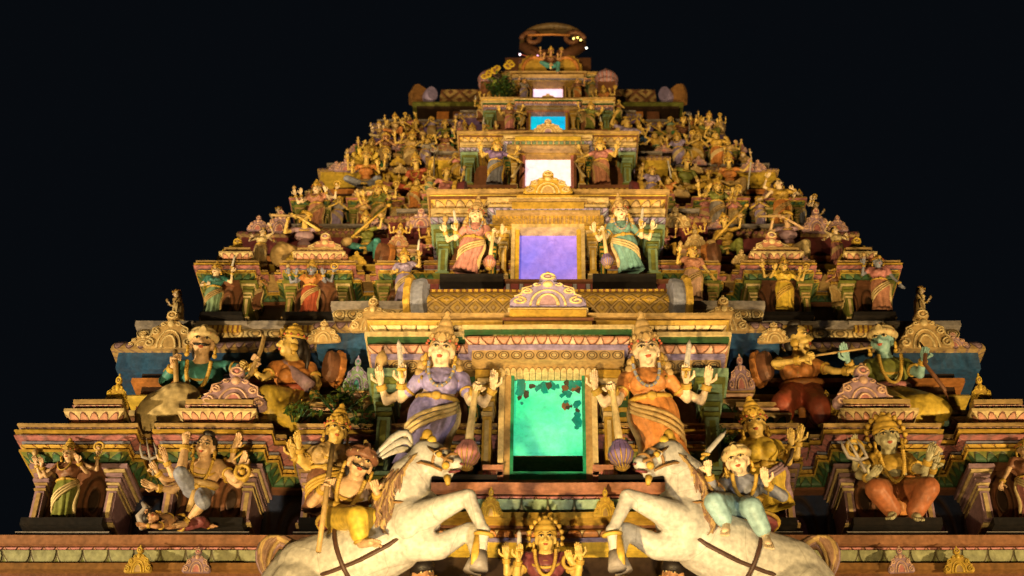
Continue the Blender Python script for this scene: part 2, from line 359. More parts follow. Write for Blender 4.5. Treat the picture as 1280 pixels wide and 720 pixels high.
CROWNS = {
 'tall': [(.47,.18),(.52,.22),(.50,.30),(.44,.33),(.47,.38),(.45,.52),(.37,.56),(.40,.61),(.35,.78),(.27,.82),(.30,.87),(.24,1.03),(.16,1.06),(.18,1.11),(.10,1.22),(.13,1.28),(.05,1.38),(0,1.4)],
 'short': [(.47,.16),(.52,.20),(.50,.28),(.44,.31),(.47,.36),(.42,.50),(.30,.56),(.33,.62),(.20,.76),(.1,.8),(.12,.86),(0,.94)],
 'turban': [(.46,.10),(.56,.16),(.60,.27),(.55,.38),(.46,.44),(.48,.50),(.40,.60),(.22,.68),(.12,.69),(.14,.78),(.05,.86),(0,.86)],
 'bun': [(.40,.34),(.30,.44),(.22,.48),(.27,.55),(.29,.66),(.22,.77),(.1,.82),(0,.83)],
}
def figure(name, label, cat, loc, S, J, o, group=None):
    T = thing(name, label, cat, loc, group); g = o.get; TOPV[T.name] = Vector(J['head'])+(Vector(J['head'])-Vector(J['neck'])).normalized()*S*{'tall':1.13,'short':.8,'turban':.8,'bun':.8,'flame':.9}.get(g('crown','tall'),.5)
    V = lambda p: Vector(p)
    pel, chest, neck, head = V(J['pel']), V(J['chest']), V(J['neck']), V(J['head'])
    shL, shR = V(J['shL']), V(J['shR'])
    up = (neck-pel).normalized(); rt = shR-shL; rt = (rt-up*rt.dot(up)).normalized(); tf = rt.cross(up)
    B = fr3(rt, -tf, up); hero = g('hero', 0); fem = g('fem', 1)
    A = MB(); raw = MB(); skin = g('skin', 'skin')
    waist = pel.lerp(chest, .45)
    A.ell(pel, (.66*S,.46*S,.42*S), R3=B); A.ell(waist, (.50*S,.37*S,.5*S), R3=B)
    A.ell(chest, ((.66 if fem else .74)*S*g('slim',1.0),.44*S,.56*S), R3=B)
    ct = chest.lerp(neck, .55)
    for s in (shL, shR): A.cap(ct, .30*S, s, .235*S)
    A.cap(ct, .28*S, head-up*.1*S, .22*S)
    if g('belly'): A.ell(waist+tf*.22*S, (.5*S,.4*S,.48*S), R3=B)
    if fem and not g('blouse'):
        for s in (-1, 1): A.ell(chest+tf*.34*S+rt*(s*.27*S)-up*.05*S, .25*S)
    # head
    fw = V(J.get('fwd', tf)).normalized(); hu = V(J.get('hup', up)); hu = (hu-fw*hu.dot(fw)).normalized()
    hr = hu.cross(fw)
    H = fr3(hr, -fw, hu)
    hp = lambda x, y, z: head+H @ Vector((x*S, y*S, z*S))
    A.ell(hp(0,.06,.13), (.365*S,.44*S,.42*S), R3=H, n=14, m=10); A.ell(hp(0,-.08,-.15), (.29*S,.33*S,.37*S), R3=H)
    A.ell(hp(0,-.28,-.40), .11*S); A.cap(hp(0,-.37,.06), .05*S, hp(0,-.50,-.13), .075*S)
    for s in (-1,1):
        A.ell(hp(s*.155,-.24,-.16), .145*S); A.ell(hp(s*.055,-.44,-.14), .05*S)
        A.ell(hp(s*.375,.03,-.04), (.06*S,.11*S,.19*S), R3=H)
    # arms
    jew = MB(); gold = g('goldcol', 'gold')
    for k, a in enumerate(J['arms']):
        sh, el, wr, hd = V(a[0]), V(a[1]), V(a[2]), V(a[3]); grip = a[4] if len(a) > 4 else 'open'
        pn = V(a[5]) if len(a) > 5 else V((0,-1,0))
        A.cap(sh, (.19 if fem else .225)*S, el, (.14 if fem else .165)*S); A.cap(el, (.14 if fem else .165)*S, wr, (.095 if fem else .11)*S)
        hand(A, raw, wr, hd, pn, S*g('handk', .92), grip, 1 if (wr-chest).dot(rt) > 0 else -1)
        d = (wr-el).normalized(); bg = MB(); q = el.lerp(wr, .84); ax = d.to_track_quat('Z', 'Y').to_matrix()
        bg.lathe([(.10*S,-.09*S),(.16*S,-.09*S),(.175*S,-.05*S),(.145*S,0),(.175*S,.05*S),(.16*S,.09*S),(.10*S,.09*S)], gold, q, 12, ax); bg.build('bangle', T)
        if hero: bg = MB(); bg.ring(sh.lerp(el, .55), (el-sh).normalized(), (.19 if fem else .215)*S, .05*S, gold, n=14); bg.build('armlet', T)
    # legs
    legs = J.get('legs', []); lg = MB()
    for l in legs:
        hip, kn, an, toe = map(V, l[:4])
        A.cap(hip, .36*S, kn, .25*S); A.cap(kn, .25*S, an, .14*S); A.ell(kn.lerp(an,.35)-tf*.03*S, .22*S)
        A.cap(an, .14*S, an.lerp(toe,.6), .15*S)
        ft = (toe-an).normalized(); fs_ = ft.cross(Vector((0,0,1)));  fs_ = fs_.normalized() if fs_.length > .1 else rt
        for i in range(5): raw.cap(an.lerp(toe,.55)+fs_*((i-2)*.06*S), .055*S, toe+fs_*((i-2)*.065*S)-ft*(abs(i-1)*.03*S), .045*S, n=6)
        d = (an-kn).normalized()
        ax = d.to_track_quat('Z', 'Y').to_matrix(); bg = MB(); bg.lathe([(.12*S,-.1*S),(.20*S,-.1*S),(.22*S,-.05*S),(.18*S,0),(.22*S,.05*S),(.20*S,.1*S),(.12*S,.1*S)], gold, kn.lerp(an,.86), 12, ax); bg.build('anklet', T)
    vox = S/(19 if hero else 13)
    Bd = build_remesh(A, 'body', skin, T, vox, raw, 3 if hero else 2)
    # eyes, brows, lips, moustache
    for s in (-1,1):
        e = MB()
        e.ell(hp(s*.165,-.355,.06), (.098*S,.07*S,.036*S), 'cream', H, 8, 6); e.ell(hp(s*.165,-.405,.06), (.042*S,.03*S,.042*S), 'black', H, 8, 6)
        e.tube([hp(s*.05,-.415,.15), hp(s*.16,-.41,.205), hp(s*.29,-.33,.16)], [.012*S,.018*S,.008*S], 'hair', 5)
        e.tube([hp(s*.055,-.40,.075), hp(s*.165,-.425,.112), hp(s*.28,-.335,.07)], .011*S, 'hair', 5)
        e.build('eye', Bd)
    e = MB()
    e.ell(hp(0,-.40,-.245), (.10*S,.05*S,.026*S), 'red', H, 8, 6); e.ell(hp(0,-.40,-.285), (.08*S,.05*S,.028*S), 'red', H, 8, 6)
    e.build('lips', Bd)
    if hero and g('bindi', fem): e = MB(); e.ell(hp(0,-.40,.21), (.035*S,.03*S,.05*S), 'red', H, 8, 6); e.build('bindi', Bd)
    if g('stache'):
        e = MB()
        for s in (-1,1): e.tube([hp(0,-.49,-.19), hp(s*.12,-.46,-.215), hp(s*.24,-.36,-.17), hp(s*.30,-.30,-.10)], [.03*S,.05*S,.032*S,.01*S], 'hair', 6)
        e.build('moustache', Bd)
    # hair
    hc = g('hair', 'hair')
    if hc:
        h = MB()
        h.ell(hp(0,.13,.18), (.43*S,.43*S,.40*S), hc, H, 12, 8); h.ell(hp(0,.30,-.15), (.36*S,.25*S,.42*S), hc, H, 10, 8)
        if g('crown') == 'none': h.ell(hp(0,.0,.26), (.45*S,.47*S,.36*S), hc, H, 12, 8)
        if g('locks'):
            for s in (-1,1):
                for z, r, w in ((-.25,.15,.50),(-.48,.17,.56),(-.72,.16,.60),(-.93,.13,.56)): h.ell(hp(s*w,.12,z), (r*S,r*.9*S,r*1.05*S), hc, H, 8, 6)
        if g('longhair'):
            for i in range(7): h.tube([hp(.1*(i-3),.35,.1), hp(.16*(i-3),.52,-.4), hp(.17*(i-3)+.08,.5,-1.0)], [.12*S,.13*S,.05*S], hc, 6)
        h.build('hair', Bd)
    # crown
    ck = g('crown', 'tall')
    if ck in CROWNS:
        c = MB(); cc = g('crowncol', 'gold'); n = 16
        prof = CROWNS[ck]
        cz_ = g('crownh', .84); c.lathe([(r*S*.92*g('crownw', 1.0), (.18+(z-.18)*cz_)*S) for r, z in prof], cc, hp(0,.06,0), n, H)
        if ck != 'bun':
            for i in range(12):
                a = 2*PI*i/12; c.ell(hp(.5*math.cos(a), .06+.5*math.sin(a), .26), .05*S, g('gem', 'red'), H, 6, 4)
            if ck == 'tall':
                for i in range(10):
                    a = 2*PI*i/10; c.ell(hp(.40*math.cos(a), .06+.40*math.sin(a), .46), (.07*S,.05*S,.09*S), cc, H, 6, 4)
            c.plate([(.13*math.cos(t)*S*(1-.4*math.sin(t)), (.30+.16*math.sin(t))*S) for t in [2*PI*i/10 for i in range(10)]], -.06*S, .02*S, cc, .25,
                    Matrix.Translation(hp(0,-.42,.05)) @ H.to_4x4())
        c.build(g('crownname', 'crown'), T)
    elif ck == 'flame':
        c = MB(); c.lathe([(r*S*.9, z*S) for r, z in CROWNS['short']], 'gold', hp(0,.06,0), 14, H)
        for i in range(13):
            a = -.35+(PI+.7)*i/12; q = .58
            p0 = hp(q*math.cos(a), .2, .1+q*1.15*math.sin(a)); p1 = hp((q+.17)*math.cos(a), .22, .1+(q+.19)*1.15*math.sin(a))
            c.tube([p0, p0.lerp(p1,.5), p1], [.11*S,.11*S,.02*S], 'gold', 6)
        c.build('crown', T)
    if g('plume'):
        for k in range(3):
            pp = MB(); s = g('plume'); pts = []
            for i in range(7): t = i/6; pts.append(hp(s*(.35+1.0*t+.12*k), .15, .5+(1.1-.25*k)*math.sin(t*2.3)))
            pp.tube(pts, [.05*S,.09*S,.13*S,.15*S,.14*S,.1*S,.03*S], 'white', 6, .4); pp.build('plume', T)
    # earrings
    if g('earring', 1):
        for s in (-1,1):
            e = MB(); e.lathe([(0,-.05*S),(.13*S,-.04*S),(.16*S,0),(.13*S,.04*S),(0,.05*S)], gold, hp(s*.46,-.02,-.22), 10, fr3(hu, -fw, hr)); e.ell(hp(s*.46,-.02,-.42), .09*S, gold, H, 8, 6); e.build('earring', T)
    # necklace, belt, garland
    for q, rr, tt in ((.35,.40,.055),(.12,.52,.06)):
        if not hero and q < .2: continue
        nk = MB(); nk.ring(ct.lerp(neck, q)+tf*.07*S-up*.12*S*(1 if q < .2 else 0), (up*.85-tf*-.5).normalized()+tf*.25, rr*S, tt*S, gold, 18, 1.12, rt); nk.build('necklace', T)
    if g('garland'):
        pts = []
        for i in range(13): t = PI*i/12; pts.append(chest+rt*(.40*S*math.cos(t))+tf*(((.52 if g('blouse') else .42)+(.18 if fem else .10)*math.sin(t))*S)+up*((.5-(.75 if fem else 1.0)*math.sin(t))*S))
        gl = MB(); gc = g('garland') if isinstance(g('garland'), str) else gold; gl.tube(pts, (.03 if g('slim') else .05)*S, gc, 6)
        if hero:
            for i in range(40):
                t = i/39*12; k = min(11, int(t)); gl.ell(pts[k].lerp(pts[k+1], t-k), (.055 if g('slim') else .075)*S, gc if i % 4 else gold, None, 6, 5)
        gl.build('garland', T)
    jew.ring(pel.lerp(waist,.35), up, .50*S, .085*S, gold, 18, 1.22, rt)
    jew.ell(pel.lerp(waist,.35)+tf*.55*S, (.17*S,.10*S,.14*S), gold, B, 8, 6)
    jew.build('belt', T)
    # blouse / jacket
    if g('blouse'):
        b = MB(); bc = g('blouse'); sl = g('slim', 1.0)
        b.ell(chest, ((.70 if fem else .78)*S*sl,.50*S,.55*S), bc, B, 14, 10)
        b.ell(waist+up*.06*S, (.54*S*sl,.42*S,.42*S), bc, B, 14, 10)
        if fem:
            for s in (-1,1): b.ell(chest+tf*.36*S+rt*(s*.28*S)-up*.05*S, .28*S, bc, B, 10, 8)
        for k, a in enumerate(J['arms'][:2]):
            sh, el, wr = V(a[0]), V(a[1]), V(a[2]); b.cap(ct, .31*S, sh, .25*S, bc)
            b.cap(sh, .25*S, sh.lerp(el, g('sleeve', .5)), .20*S, bc)
            if g('sleeve', .5) > .9: b.cap(el, .22*S, el.lerp(wr,.7), .17*S, bc)
        build_remesh(b, g('topname', 'blouse'), bc+('/fold' if hero else ''), T, vox, None, 2)
    # lower cloth
    sk = g('skirt')
    if sk and sk[0] == 'stand':
        feet = V(J['feet']); b = MB(); n = 56; rows = 16; vs = []; fs = []
        top = pel.lerp(waist, .55); ax = (top-feet).normalized(); r2 = (rt-ax*rt.dot(ax)).normalized(); f2 = r2.cross(ax); npl = sk[2] if len(sk) > 2 else 13
        for i in range(rows+1):
            t = i/rows; c = top.lerp(feet, t)+rt*(g('hipshift', 0)*S*math.sin(t*PI))
            w = .56+.22*math.sin(min(1, t*3.0)*PI/2)-.14*math.sin(min(1, max(0, (t-.2)/.6))*PI/2)+.16*max(0, t-.7)/.3*g('flare', 1)
            dth = w*.78
            for j in range(n):
                a = 2*PI*j/n; fr = max(0, -math.sin(a))
                ph = npl*a+1.8*math.sin(a*2+t*2); pl = 1+(.04+.10*t)*(math.sin(ph)+.35*math.sin(2.3*ph+1))*(.35+.65*fr)
                vs.append(c+r2*(w*S*pl*math.cos(a))-f2*(dth*S*pl*math.sin(a)))
            if i == rows: pass
        for i in range(rows):
            for j in range(n): q = (j+1) % n; fs.append((i*n+j, (i+1)*n+j, (i+1)*n+q, i*n+q))
        fs.append([rows*n+j for j in range(n)]); fs.append([j for j in range(n)][::-1])
        fs = [f[::-1] for f in fs]
        b.add(vs, fs, sk[1], None, True)
        b.build(g('skirtname', 'skirt'), T)
        surf = lambda t, a: (top.lerp(feet, t)+r2*((.56+.22*math.sin(min(1,t*3)*PI/2)-.14*math.sin(min(1,max(0,(t-.2)/.6))*PI/2)+.05)*S*math.cos(a))-f2*((.56+.22*math.sin(min(1,t*3)*PI/2)-.14*math.sin(min(1,max(0,(t-.2)/.6))*PI/2)+.06)*.82*S*math.sin(a)))
        sc = g('sash', 'cream')
        if sc:
            b = MB(); s = g('sashdir', 1)
            for k in range(3):
                pts = [surf(.02+.05*k+.52*i/9*(1+.1*k), -PI/2+s*(1.35-2.9*i/9)) for i in range(10)]
                b.tube(pts, [.07*S]*9+[.03*S], sc, 6)
            pts = [surf(.05+.8*i/7, -PI/2+s*(1.3+.1*math.sin(i))) for i in range(8)]
            b.tube(pts, [.09*S,.10*S,.11*S,.12*S,.12*S,.13*S,.15*S,.12*S], sc, 6, .5)
            b.build('sash', T)
    elif sk and sk[0] == 'legs':
        b = MB(); b.ell(pel, (.70*S,.52*S,.40*S), None, B); e = sk[2] if len(sk) > 2 else .6
        for l in legs[:2]:
            hip, kn, an = map(V, l[:3]); w = sk[3] if len(sk) > 3 else 1.0
            b.cap(hip, .44*S*w, kn, .36*S*w); b.cap(kn, .36*S*w, kn.lerp(an, e), .30*S*w)
        for c, r in g('drape', []): b.ell(V(c), r)
        build_remesh(b, g('skirtname', 'dhoti'), sk[1]+'/fold', T, vox, None, 3)
        if g('sash'):
            b = MB(); b.ring(pel+up*.25*S, up, .56*S, .14*S, g('sash'), 18, 1.2, rt)
            b.tube([pel+tf*.5*S, pel+tf*.62*S-up*.4*S, pel+tf*.6*S-up*1.0*S], [.12*S,.15*S,.2*S], g('sash'), 6, .4); b.build('sash', T)
    for it in g('items', []): item(it, T, S)
    return T

def item(it, T, S):
    k = it[0]; b = MB(); V = Vector; name = k
    if k == 'mace':
        p0, p1 = V(it[1]), V(it[2]); d = (p1-p0).normalized(); r = it[3]; hc = it[4] if len(it) > 4 else 'rose'
        b.tube([p0-d*.12*S, p0, p0.lerp(p1,.5), p1-d*r*.8], [.07*S,.08*S,.11*S,.13*S], 'cream', 10)
        Rm = d.to_track_quat('Z', 'Y').to_matrix()
        b.lathe([(.4*r,-1.1*r),(.62*r,-1.0*r),(.6*r,-.9*r),(.9*r,-.5*r),(1.0*r,-.12*r),(1.06*r,0),(1.0*r,.12*r),(.85*r,.55*r),(.55*r,.85*r),(.5*r,1.0*r),(.62*r,1.08*r),(.3*r,1.3*r),(0,1.3*r)], hc+'/petal/gold', p1, 14, Rm)
    elif k == 'staff': b.tube([it[1], it[2]], it[3], it[4] if len(it) > 4 else 'gold', 8); name = it[5] if len(it) > 5 else 'staff'
    elif k == 'sword':
        p0, p1 = V(it[1]), V(it[2]); d = (p1-p0).normalized()
        b.tube([p0, p0+d*.1*S, p0.lerp(p1,.8), p1], [.05*S,.10*S,.09*S,.01*S], 'white', 6, .3); b.tube([p0-d*.28*S, p0], .05*S, 'gold', 6); b.ell(p0, (.16*S,.08*S,.06*S), 'gold')
    elif k == 'bud':
        b.lathe([(0,0),(.05*S,.02*S),(.05*S,.2*S),(.16*S,.34*S),(.19*S,.48*S),(.12*S,.66*S),(0,.82*S)], 'tan', it[1], 10)
    elif k == 'discus': b.ring(it[1], (0,1,.2), .28*S, .08*S, 'gold', 14); b.ell(it[1], .12*S, 'gold')
    elif k == 'bow':
        n = len(it[1]); b.tube(it[1], [.03*S]+[.075*S]*(n-2)+[.03*S], it[2] if len(it) > 2 else 'tan', 7)
    elif k == 'quiver': b.tube([it[1], V(it[1]).lerp(V(it[2]),.08), it[2]], [.1*S,.16*S,.24*S], 'mauve', 10)
    elif k == 'vina':
        p0, p1 = V(it[1]), V(it[2]); d = (p1-p0).normalized()
        Rm = d.to_track_quat('Z', 'Y').to_matrix()
        b.tube([p0, p1], [.14*S,.10*S], 'gold', 8); b.lathe([(0,-.75*S),(.35*S,-.6*S),(.5*S,-.2*S),(.42*S,.15*S),(.14*S,.5*S)], 'tan', p0, 12, Rm); b.lathe([(.1*S,-.2*S),(.22*S,-.05*S),(.2*S,.1*S),(.05*S,.3*S)], 'gold', p1, 10, Rm)
        b.ell(p0.lerp(p1,.8)+V((0,.1*S,-.3*S)), .28*S, 'tan')
    elif k == 'trident':
        p0, p1 = V(it[1]), V(it[2]); b.tube([p0, p1], .06*S, 'grey', 7); d = (p1-p0).normalized(); sd = V((1,0,0))
        b.tube([p1, p1+d*.9*S], [.07*S,.01*S], 'grey', 6)
        for s in (-1,1): b.tube([p1, p1+sd*.3*S*s+d*.1*S, p1+sd*.32*S*s+d*.45*S, p1+sd*.26*S*s+d*.75*S], [.07*S,.07*S,.06*S,.01*S], 'grey', 6)
    elif k == 'hood':   # fan of serpent hoods / aureole behind the head
        c, r = V(it[1]), it[2]; col = it[3]
        for i in range(7):
            a = -.1+(PI+.2)*i/6; q = c+V((math.cos(a)*r, .03, math.sin(a)*r)); b.tube([c, c.lerp(q,.6), q], [.12*S,.2*S,.1*S], col, 7, .5)
    elif k == 'club': b.tube([it[1], V(it[1]).lerp(V(it[2]),.7), it[2]], [.07*S,.12*S,.22*S], 'cream', 9)
    b.build(name, T)

def pix(basepx, basepy, Y):
    b = P(basepx, basepy, Y)
    return b, (lambda px, py, dy=0.0: P(px, py, Y+dy)-b)
# ------------------------------------------------------------------ tower
paint('umber', (.12,.075,.03)); paint('ochre', (.30,.15,.05))
tower = thing('temple_tower', 'tall stepped temple gateway tower with painted cornices and lit doorways, rising against the night sky', 'tower', (0, 14, 0))
TO = Vector((0, 14, 0))
def tb(mb, name, parent): return mb.build(name, parent)          # storeys sit at the tower's origin
def layer(mb, plan, typ, z0, z1, o, b, mat, pw=.1, oi=-.5):
    h = z1-z0
    if typ == 'flat': pr = [(o, z0), (o, z1)]
    elif typ == 'round': pr = [(o+b*math.sin(PI*t/6), z0+h*t/6) for t in range(7)]
    elif typ == 'cyma': pr = [(o+b*(t/5)**1.8, z0+h*t/5) for t in range(6)]
    elif typ == 'kap': pr = [(o+b*math.cos(PI/2*t/6), z0+h*math.sin(PI/2*t/6)) for t in range(7)]
    elif typ == 'vee': pr = [(o+b, z0), (o, z1)]
    mb.sweep(plan, [(oi, z0)]+pr+[(oi, z1)], mat, pw)
def stack(mb, plan, z0, z1, layers, s, oi=-.5, taper=0):
    tot = sum(l[1] for l in layers); z = z0
    for typ, h, o, b, mat, pw in layers:
        h2 = (z1-z0)*h/tot; layer(mb, plan, typ, z, z+h2, o*s-taper*(z-z0)/(z1-z0), b*s, mat, pw*s, oi); z += h2

SPIRAL = lambda cx, cz, r, turns, sgn, a0: [(cx+sgn*r*(1-.8*i/14)*math.cos(a0+turns*2*PI*i/14), cz+r*(1-.8*i/14)*math.sin(a0+turns*2*PI*i/14)) for i in range(15)]
HALF = [(.5,0),(.57,.07),(.56,.20),(.47,.28),(.41,.30),(.44,.40),(.39,.51),(.29,.55),(.22,.58),(.25,.65),(.19,.72),(.10,.73),(.07,.79),(.13,.85),(.125,.95),(.06,1.01)]
def crest_mesh(kind):
    mb = MB(); a, l, d = kind
    out = HALF+[(0,1.03)]+[(-x, z) for x, z in HALF[::-1]]
    mb.plate(out, -.06, .10, a, .06)
    def rel(pts, r, mat, y=-.07): mb.tube([(x, y, z) for x, z in pts], r, mat, 6)
    mb.plate([(.12*math.cos(t), .02+.28*math.sin(t)) for t in [PI*i/10 for i in range(11)]], -.085, 0, d, .0)
    rel([(.15*math.cos(t), .0+.33*math.sin(t)) for t in [PI*i/12 for i in range(13)]], .03, l)
    rel([(.26*math.cos(t), .0+.48*math.sin(t)) for t in [PI*i/12 for i in range(13)]], .022, l, -.06)
    for s in (1, -1):
        rel(SPIRAL(s*.43, .14, .115, 1.3, s, PI/2), .026, l); rel(SPIRAL(s*.32, .43, .085, 1.3, s, PI/2), .024, l)
        rel(SPIRAL(s*.17, .65, .055, 1.0, s, PI), .018, l)
        rel([(s*.5,.27),(s*.40,.33),(s*.38,.52),(s*.24,.6)], .02, l)
    rel([(.09*math.cos(t), .90+.09*math.sin(t)) for t in [2*PI*i/12 for i in range(13)]], .025, l)
    mb.ell((0,-.07,.90), (.045,.03,.045), d); mb.ell((0,-.06,.66), (.08,.05,.1), l); mb.ell((0,0,1.05), (.04,.04,.07), l)
    me_o = mb.build('crest_ornament'); return me_o
CREST = {}
def crest(parent, px, pyb, pyt, Y, wpx, kind=('tan','cream','brown'), lean=.15, rz=0):
    if kind not in CREST:
        o = crest_mesh(kind); CREST[kind] = o.data; bpy.data.objects.remove(o)
    b = P(px, pyb, Y); w = abs(P(px+wpx/2, pyb, Y).x-P(px-wpx/2, pyb, Y).x)/1.14; h = ZZ(pyt, Y-lean*.3)-b.z
    o = bpy.data.objects.new('crest_ornament', CREST[kind]); o.location = b; o.scale = (w, w, h); o.rotation_euler = (lean, 0, rz); link(o, parent); return o
def pilaster(mb, x, w, y, z0, z1, c1, c2, depth=.25, tilt=0):
    h = z1-z0
    def seg(a, b, k, c, pw=None, dy=0): mb.box(x-w*k/2, x+w*k/2, y-w*(k-1)/2-dy, y+depth, z0+h*a, z0+h*b, c, pw, w*.06)
    seg(0,.05,1.5,c2); seg(.05,.10,1.25,c1); seg(.10,.60,.9,c1); mb.box(x-w*.22, x+w*.22, y-w*.06, y+.05, z0+h*.14, z0+h*.56, c2, None, w*.05)
    seg(.60,.64,1.1,c2); seg(.64,.69,.95,c1); seg(.69,.73,1.2,c2); seg(.73,.79,1.45,c1); seg(.79,.82,1.1,c2); seg(.82,.88,1.5,c1); seg(.88,.93,1.9,c2); seg(.93,1.0,2.3,c1)

LOWST = [('flat',1.0,.00,0,'brown',.2),('cyma',2.0,.02,.09,'forest/petal/olive',.13),('flat',.6,.12,0,'gold',.2),('flat',.8,.03,0,'brown',.2),('round',1.5,.02,.10,'gold/petal/orange',.12),
 ('flat',.6,.10,0,'bluegrey',.2),('flat',.7,.02,0,'dark',.2),('kap',1.6,.04,.13,'plum/scale/rose',.14),('flat',.5,.17,0,'gold',.2),('flat',.7,.06,0,'pink',.2),('round',1.1,.05,.08,'palepink/bead/mauve',.07),('flat',.6,.15,0,'tan',.2),
 ('flat',.7,.02,0,'brown',.2),('cyma',1.2,.02,.10,'orange/petal/gold',.13),('flat',.6,.13,0,'stone',.2)]
HEADST = [('flat',.8,-.02,0,'gold',.2),('cyma',1.4,-.02,.07,'pink/petal/cream',.11),('flat',.5,.07,0,'cream',.2),('flat',.6,-.04,0,'rose',.2),('round',1.0,-.06,.08,'palepink/bead/rose',.07),('flat',.6,.03,0,'tan',.2)]
UPW = [('flat',1,.10,0,'gold',.2),('round',1.2,.04,.1,'gold/petal/orange',.16),('flat',.8,.0,0,'brown',.2),('cyma',2,.0,.10,'mint/petal/teal',.2),('flat',.6,.12,0,'cream',.2),('kap',2.4,.02,.16,'pink/scale/rose',.22),('flat',.6,.10,0,'cream/bead/brown',.1),
 ('flat',1.0,.02,0,'brown',.2),('round',1.5,.03,.12,'yellow',.2),('flat',1.4,.0,0,'dark',.2),('flat',.6,.12,0,'orange',.2),('flat',1.2,.02,0,'dark',.2)]
ENTAB = [('flat',1.5,.02,0,'tan/scroll/cream',.16),('flat',.5,.07,0,'lilac',.2),('round',1.7,.03,.08,'pink/scale/palepink',.15),('flat',.4,.12,0,'forest',.2),('flat',.5,.15,0,'cream',.2),('cyma',1.2,.03,.08,'cream/scale/tan',.13),('round',1.0,.07,.07,'gold',.2),('flat',.4,.17,0,'tan',.2)]

TIERS = [
 dict(Yc=14.2, Yin=14.5, Ym=14.5, Yr=15.05, Yu=15.5, Ys=15.35, Yback=21.5, yref=560, st=(215,305,352,482,520,640), floor=(657,14.5), s0=(613,15.05), s1=(510,14.4), e0=(460,15.35), e1=(441,15.35), e2=(424,15.35), nf=(404,15.5),
      sx=537, sstep=290, fas='blue', eave='mauve/scale/tan', bandm='cream/scroll/tan', s=1.0),
 dict(Yc=15.2, Yin=15.5, Ym=15.5, Yr=15.97, Yu=16.4, Ys=16.25, Yback=21.2, yref=350, st=(145,212,244,332,365,430), floor=(395,15.45), s0=(377,15.93), s1=(316,15.42), e0=(311,16.25), e1=(297,16.25), e2=(287,16.25), nf=(281,16.35),
      sx=383, sstep=200, fas='maroon', eave='rose/scale/tan', bandm='tan/scroll/brown', s=.78),
 dict(Yc=16.2, Yin=16.4, Ym=16.49, Yr=16.86, Yu=17.25, Ys=17.08, Yback=21.0, yref=245, st=(106,155,180,250,270,314), floor=(289,16.45), s0=(278,16.86), s1=(241,16.42), e0=(226,17.08), e1=(215,17.08), e2=(209,17.08), nf=(204,17.15),
      sx=284, sstep=150, fas='yellow', eave='mauve/scale/tan', bandm='tan/scroll/brown', s=.62),
 dict(Yc=17.05, Yin=17.2, Ym=17.29, Yr=17.6, Yu=17.95, Ys=17.82, Yback=20.8, yref=192, st=(77,112,132,186,202,238), floor=(207,17.25), s0=(202,17.6), s1=(180,17.22), e0=(167,17.82), e1=(159,17.82), e2=(152,17.82), nf=(149,17.87),
      sx=219, sstep=115, fas='purple', eave='lilac/scale/tan', bandm='tan/scroll/brown', s=.5),
]
def mirror_plan(half): return [(-x, y) for x, y in half[::-1]]+[p for p in half if p[0] > 1e-6]
STOREY = []
ENTAB2 = [('flat',.7,.02,0,'gold/bead/tan',.07),('round',1.5,.03,.08,'lilac/scale/bluegrey',.11),('flat',.4,.08,0,'cream',.2),('flat',.9,.04,0,'tan/scroll/gold',.12),('flat',.4,.11,0,'cream',.2),('flat',1.0,.03,0,'gold/bead/tan',.09),('cyma',1.3,.03,.09,'tan/petal/gold',.14),('flat',.5,.15,0,'brown',.2),('round',1.0,.08,.06,'yellow',.2),('flat',.5,.19,0,'tan',.2)]
